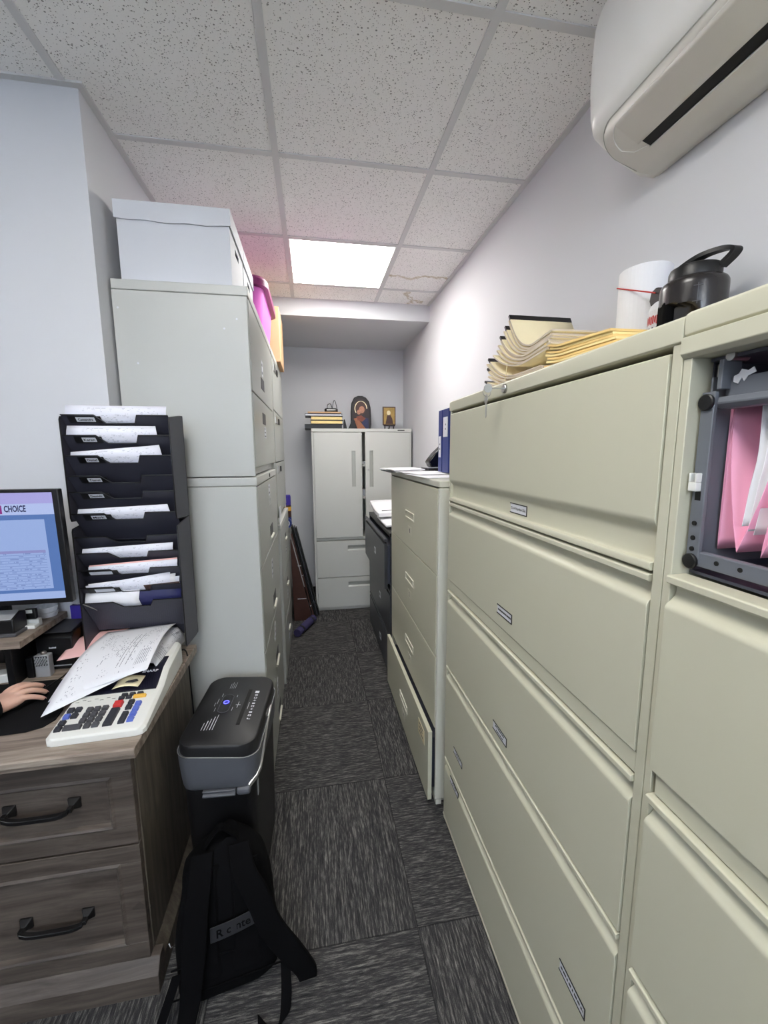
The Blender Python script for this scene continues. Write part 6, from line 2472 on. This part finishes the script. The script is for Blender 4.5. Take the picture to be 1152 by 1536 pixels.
# sleeve: cuff past the wrist, forearm, elbow, upper arm towards the shoulder out of frame
bm = B()
axis = [HP(.032, -.001, .040), HP(-.01, -.001, .040), HP(-.10, 0, .043), El * .55 + HP(-.10, 0, .043) * .45, El, El + Vector((-.03, -.055, .06)), El * .5 + Sh * .5, Sh, Sh + Vector((-.06, -.005, .0))]
rad_ = [(.042, .034), (.042, .037), (.046, .041), (.050, .047), (.054, .054), (.056, .056), (.058, .058), (.072, .074), (.070, .070)]
P_ = spline(axis, 6)
R1 = spline([(a, b, 0) for a, b in rad_], 6)
rings = []
for i, p in enumerate(P_):
    tt = (P_[min(i + 1, len(P_) - 1)] - P_[max(i - 1, 0)]).normalized()
    sd = tt.cross(Vector((0, 0, 1))).normalized()
    up = sd.cross(tt)
    rw, rh = R1[i].x, R1[i].y
    fold = 1 + .022 * math.sin(i * 1.9) + .015 * math.sin(i * .8)
    ring = []
    for k in range(20):
        a = 2 * PI * k / 20
        q = p + sd * rw * math.cos(a) * fold + up * rh * math.sin(a) * fold
        q.z = max(q.z, DT + .0045) if q.y > KY0 else q.z
        ring.append(q)
    rings.append(ring)
first = rings[0]
cen = sum((Vector(v) for v in first), Vector()) / len(first)
inner = [cen + (Vector(v) - cen) * .86 for v in first]
inner2 = [Vector(v) - dd * .03 for v in inner]
loft(bm, [inner2, inner] + rings)
obj('sleeve', bm, M['sleeve'], person, 0, True, label='black knit sleeve')

# the rest of the seated figure, left of the picture
tm = skin_chain('top', [(PXc, PYc - .04, .56), (PXc, PYc - .02, .76), (PXc, PYc, .98), (PXc, PYc + .01, 1.115), (PXc, PYc + .025, 1.200), (-1.245, .685, 1.115), (-1.555, .685, 1.115), (-1.625, .655, .86), (-1.585, .74, .745), (-1.553, .785, .690)],
                [(0, 1), (1, 2), (2, 3), (3, 4), (3, 5), (3, 6), (6, 7), (7, 8), (8, 9)],
                [(.185, .145), (.170, .135), (.185, .140), (.150, .118), .078, .092, .092, .066, .056, .048], None, None, 0)
bm = B(); bm.from_mesh(tm); bpy.data.meshes.remove(tm)
obj('sweater', bm, M['sleeve'], person, 0, True, label='black knit top')
tm = skin_chain('legs', [(PXc, PYc - .05, .575), (-1.31, .78, .575), (-1.27, 1.06, .565), (-1.27, 1.05, .30), (-1.27, 1.02, .095), (-1.49, .78, .575), (-1.53, 1.06, .565), (-1.53, 1.05, .30), (-1.53, 1.02, .095)],
                [(0, 1), (1, 2), (2, 3), (3, 4), (0, 5), (5, 6), (6, 7), (7, 8)], [(.16, .11), .090, .066, .056, .042, .090, .066, .056, .042], None, None, 0)
bm = B(); bm.from_mesh(tm); bpy.data.meshes.remove(tm)
obj('trousers', bm, plain('dark_trousers', (30, 32, 40), .85, bump=.3, bscale=500), person, 0, True)
for x in (-1.27, -1.53):
    bm = B()
    loft(bm, [[(x + a, 1.075 + b, z) for a, b in rrect(0, 0, w, l, .035, 5)] for z, w, l in ((0.001, .085, .25), (.02, .09, .255), (.05, .082, .235), (.085, .07, .16))])
    obj('shoe', bm, M['black'], person, .004, True)
# hair
hb = B()
bmesh.ops.create_uvsphere(hb, u_segments=40, v_segments=30, radius=1)
for v in list(hb.verts):
    x, y, z = v.co
    r = 1 + .02 * math.sin(23 * math.atan2(x, y)) * (1 - abs(z))
    X, Y, Z = x * .086 * r, y * .106 * r - .012, z * .124 + .010
    if z < 0:
        Z = z * .20
        X *= 1 - .12 * -z
    if Y > .02 and Z < .060:                               # open over the face
        Y = .02 - (Y - .02) * .25
    v.co = HM @ Vector((X, Y, Z))
tmp = bpy.data.meshes.new('hair'); hb.to_mesh(tmp); hb.free()
bm = B(); bm.from_mesh(tmp); bpy.data.meshes.remove(tmp)
obj('hair', bm, plain('dark_brown_hair', (46, 32, 26), .5, var=.4, nscale=90, bump=.4, bscale=300), person, 0, True)
for sx in (-1, 1):
    bm = B()
    bmesh.ops.create_uvsphere(bm, u_segments=16, v_segments=12, radius=.0115, matrix=HM @ Matrix.Translation((sx * .030, .0745, .005)))
    e = obj('eye', bm, M['white'], person, 0, True)
    bm = B()
    bmesh.ops.create_uvsphere(bm, u_segments=14, v_segments=10, radius=.0055, matrix=HM @ Matrix.Translation((sx * .030, .0815, .005)))
    obj('iris', bm, M['brown'], e, 0, True)
# office chair under the figure
t = thing('office_chair', 'black office chair the person at the desk sits on', 'chair', (PXc, .60, 0))
bm = B()
loft(bm, [[(PXc + a, .62 + b, z) for a, b in rrect(0, 0, w, l, .08, 5)] for z, w, l in ((.405, .40, .40), (.415, .46, .46), (.455, .47, .47), (.475, .44, .44))])
obj('seat', bm, M['fabric'], t, .004, True)
bm = B()
loft(bm, [[(PXc + a, .405 - .10 * (z - .55) + b, z) for a, b in rrect(0, 0, w, .06, .028, 5)] for z, w in ((.55, .34), (.60, .42), (.80, .45), (1.0, .42), (1.05, .34))])
obj('backrest', bm, M['fabric'], t, .004, True)
bm = B()
tube(bm, spline([(PXc, .55, .40), (PXc, .37, .42), (PXc, .355, .60)], 6), .016, 10)
obj('back_bracket', bm, M['black'], t, 0, True)
bm = B()
tube(bm, [(PXc, .60, .075), (PXc, .60, .41)], .024, 16)
obj('gas_post', bm, M['steel'], t)
for k in range(5):
    q = 2 * PI * k / 5 + .3
    bm = B()
    tube(bm, [(PXc, .60, .09), (PXc + .27 * math.cos(q), .60 + .27 * math.sin(q), .065)], [.026, .015], 10)
    lg_ = obj('leg', bm, M['black'], t, 0, True)
    bm = B()
    lathe(bm, [(.024, -.014), (.026, -.01), (.026, .01), (.024, .014)], (PXc + .27 * math.cos(q), .60 + .27 * math.sin(q), .0265), 18, 0, Matrix.Rotation(q, 3, 'Z') @ Matrix.Rotation(PI / 2, 3, 'X'))
    obj('caster', bm, M['black'], lg_)
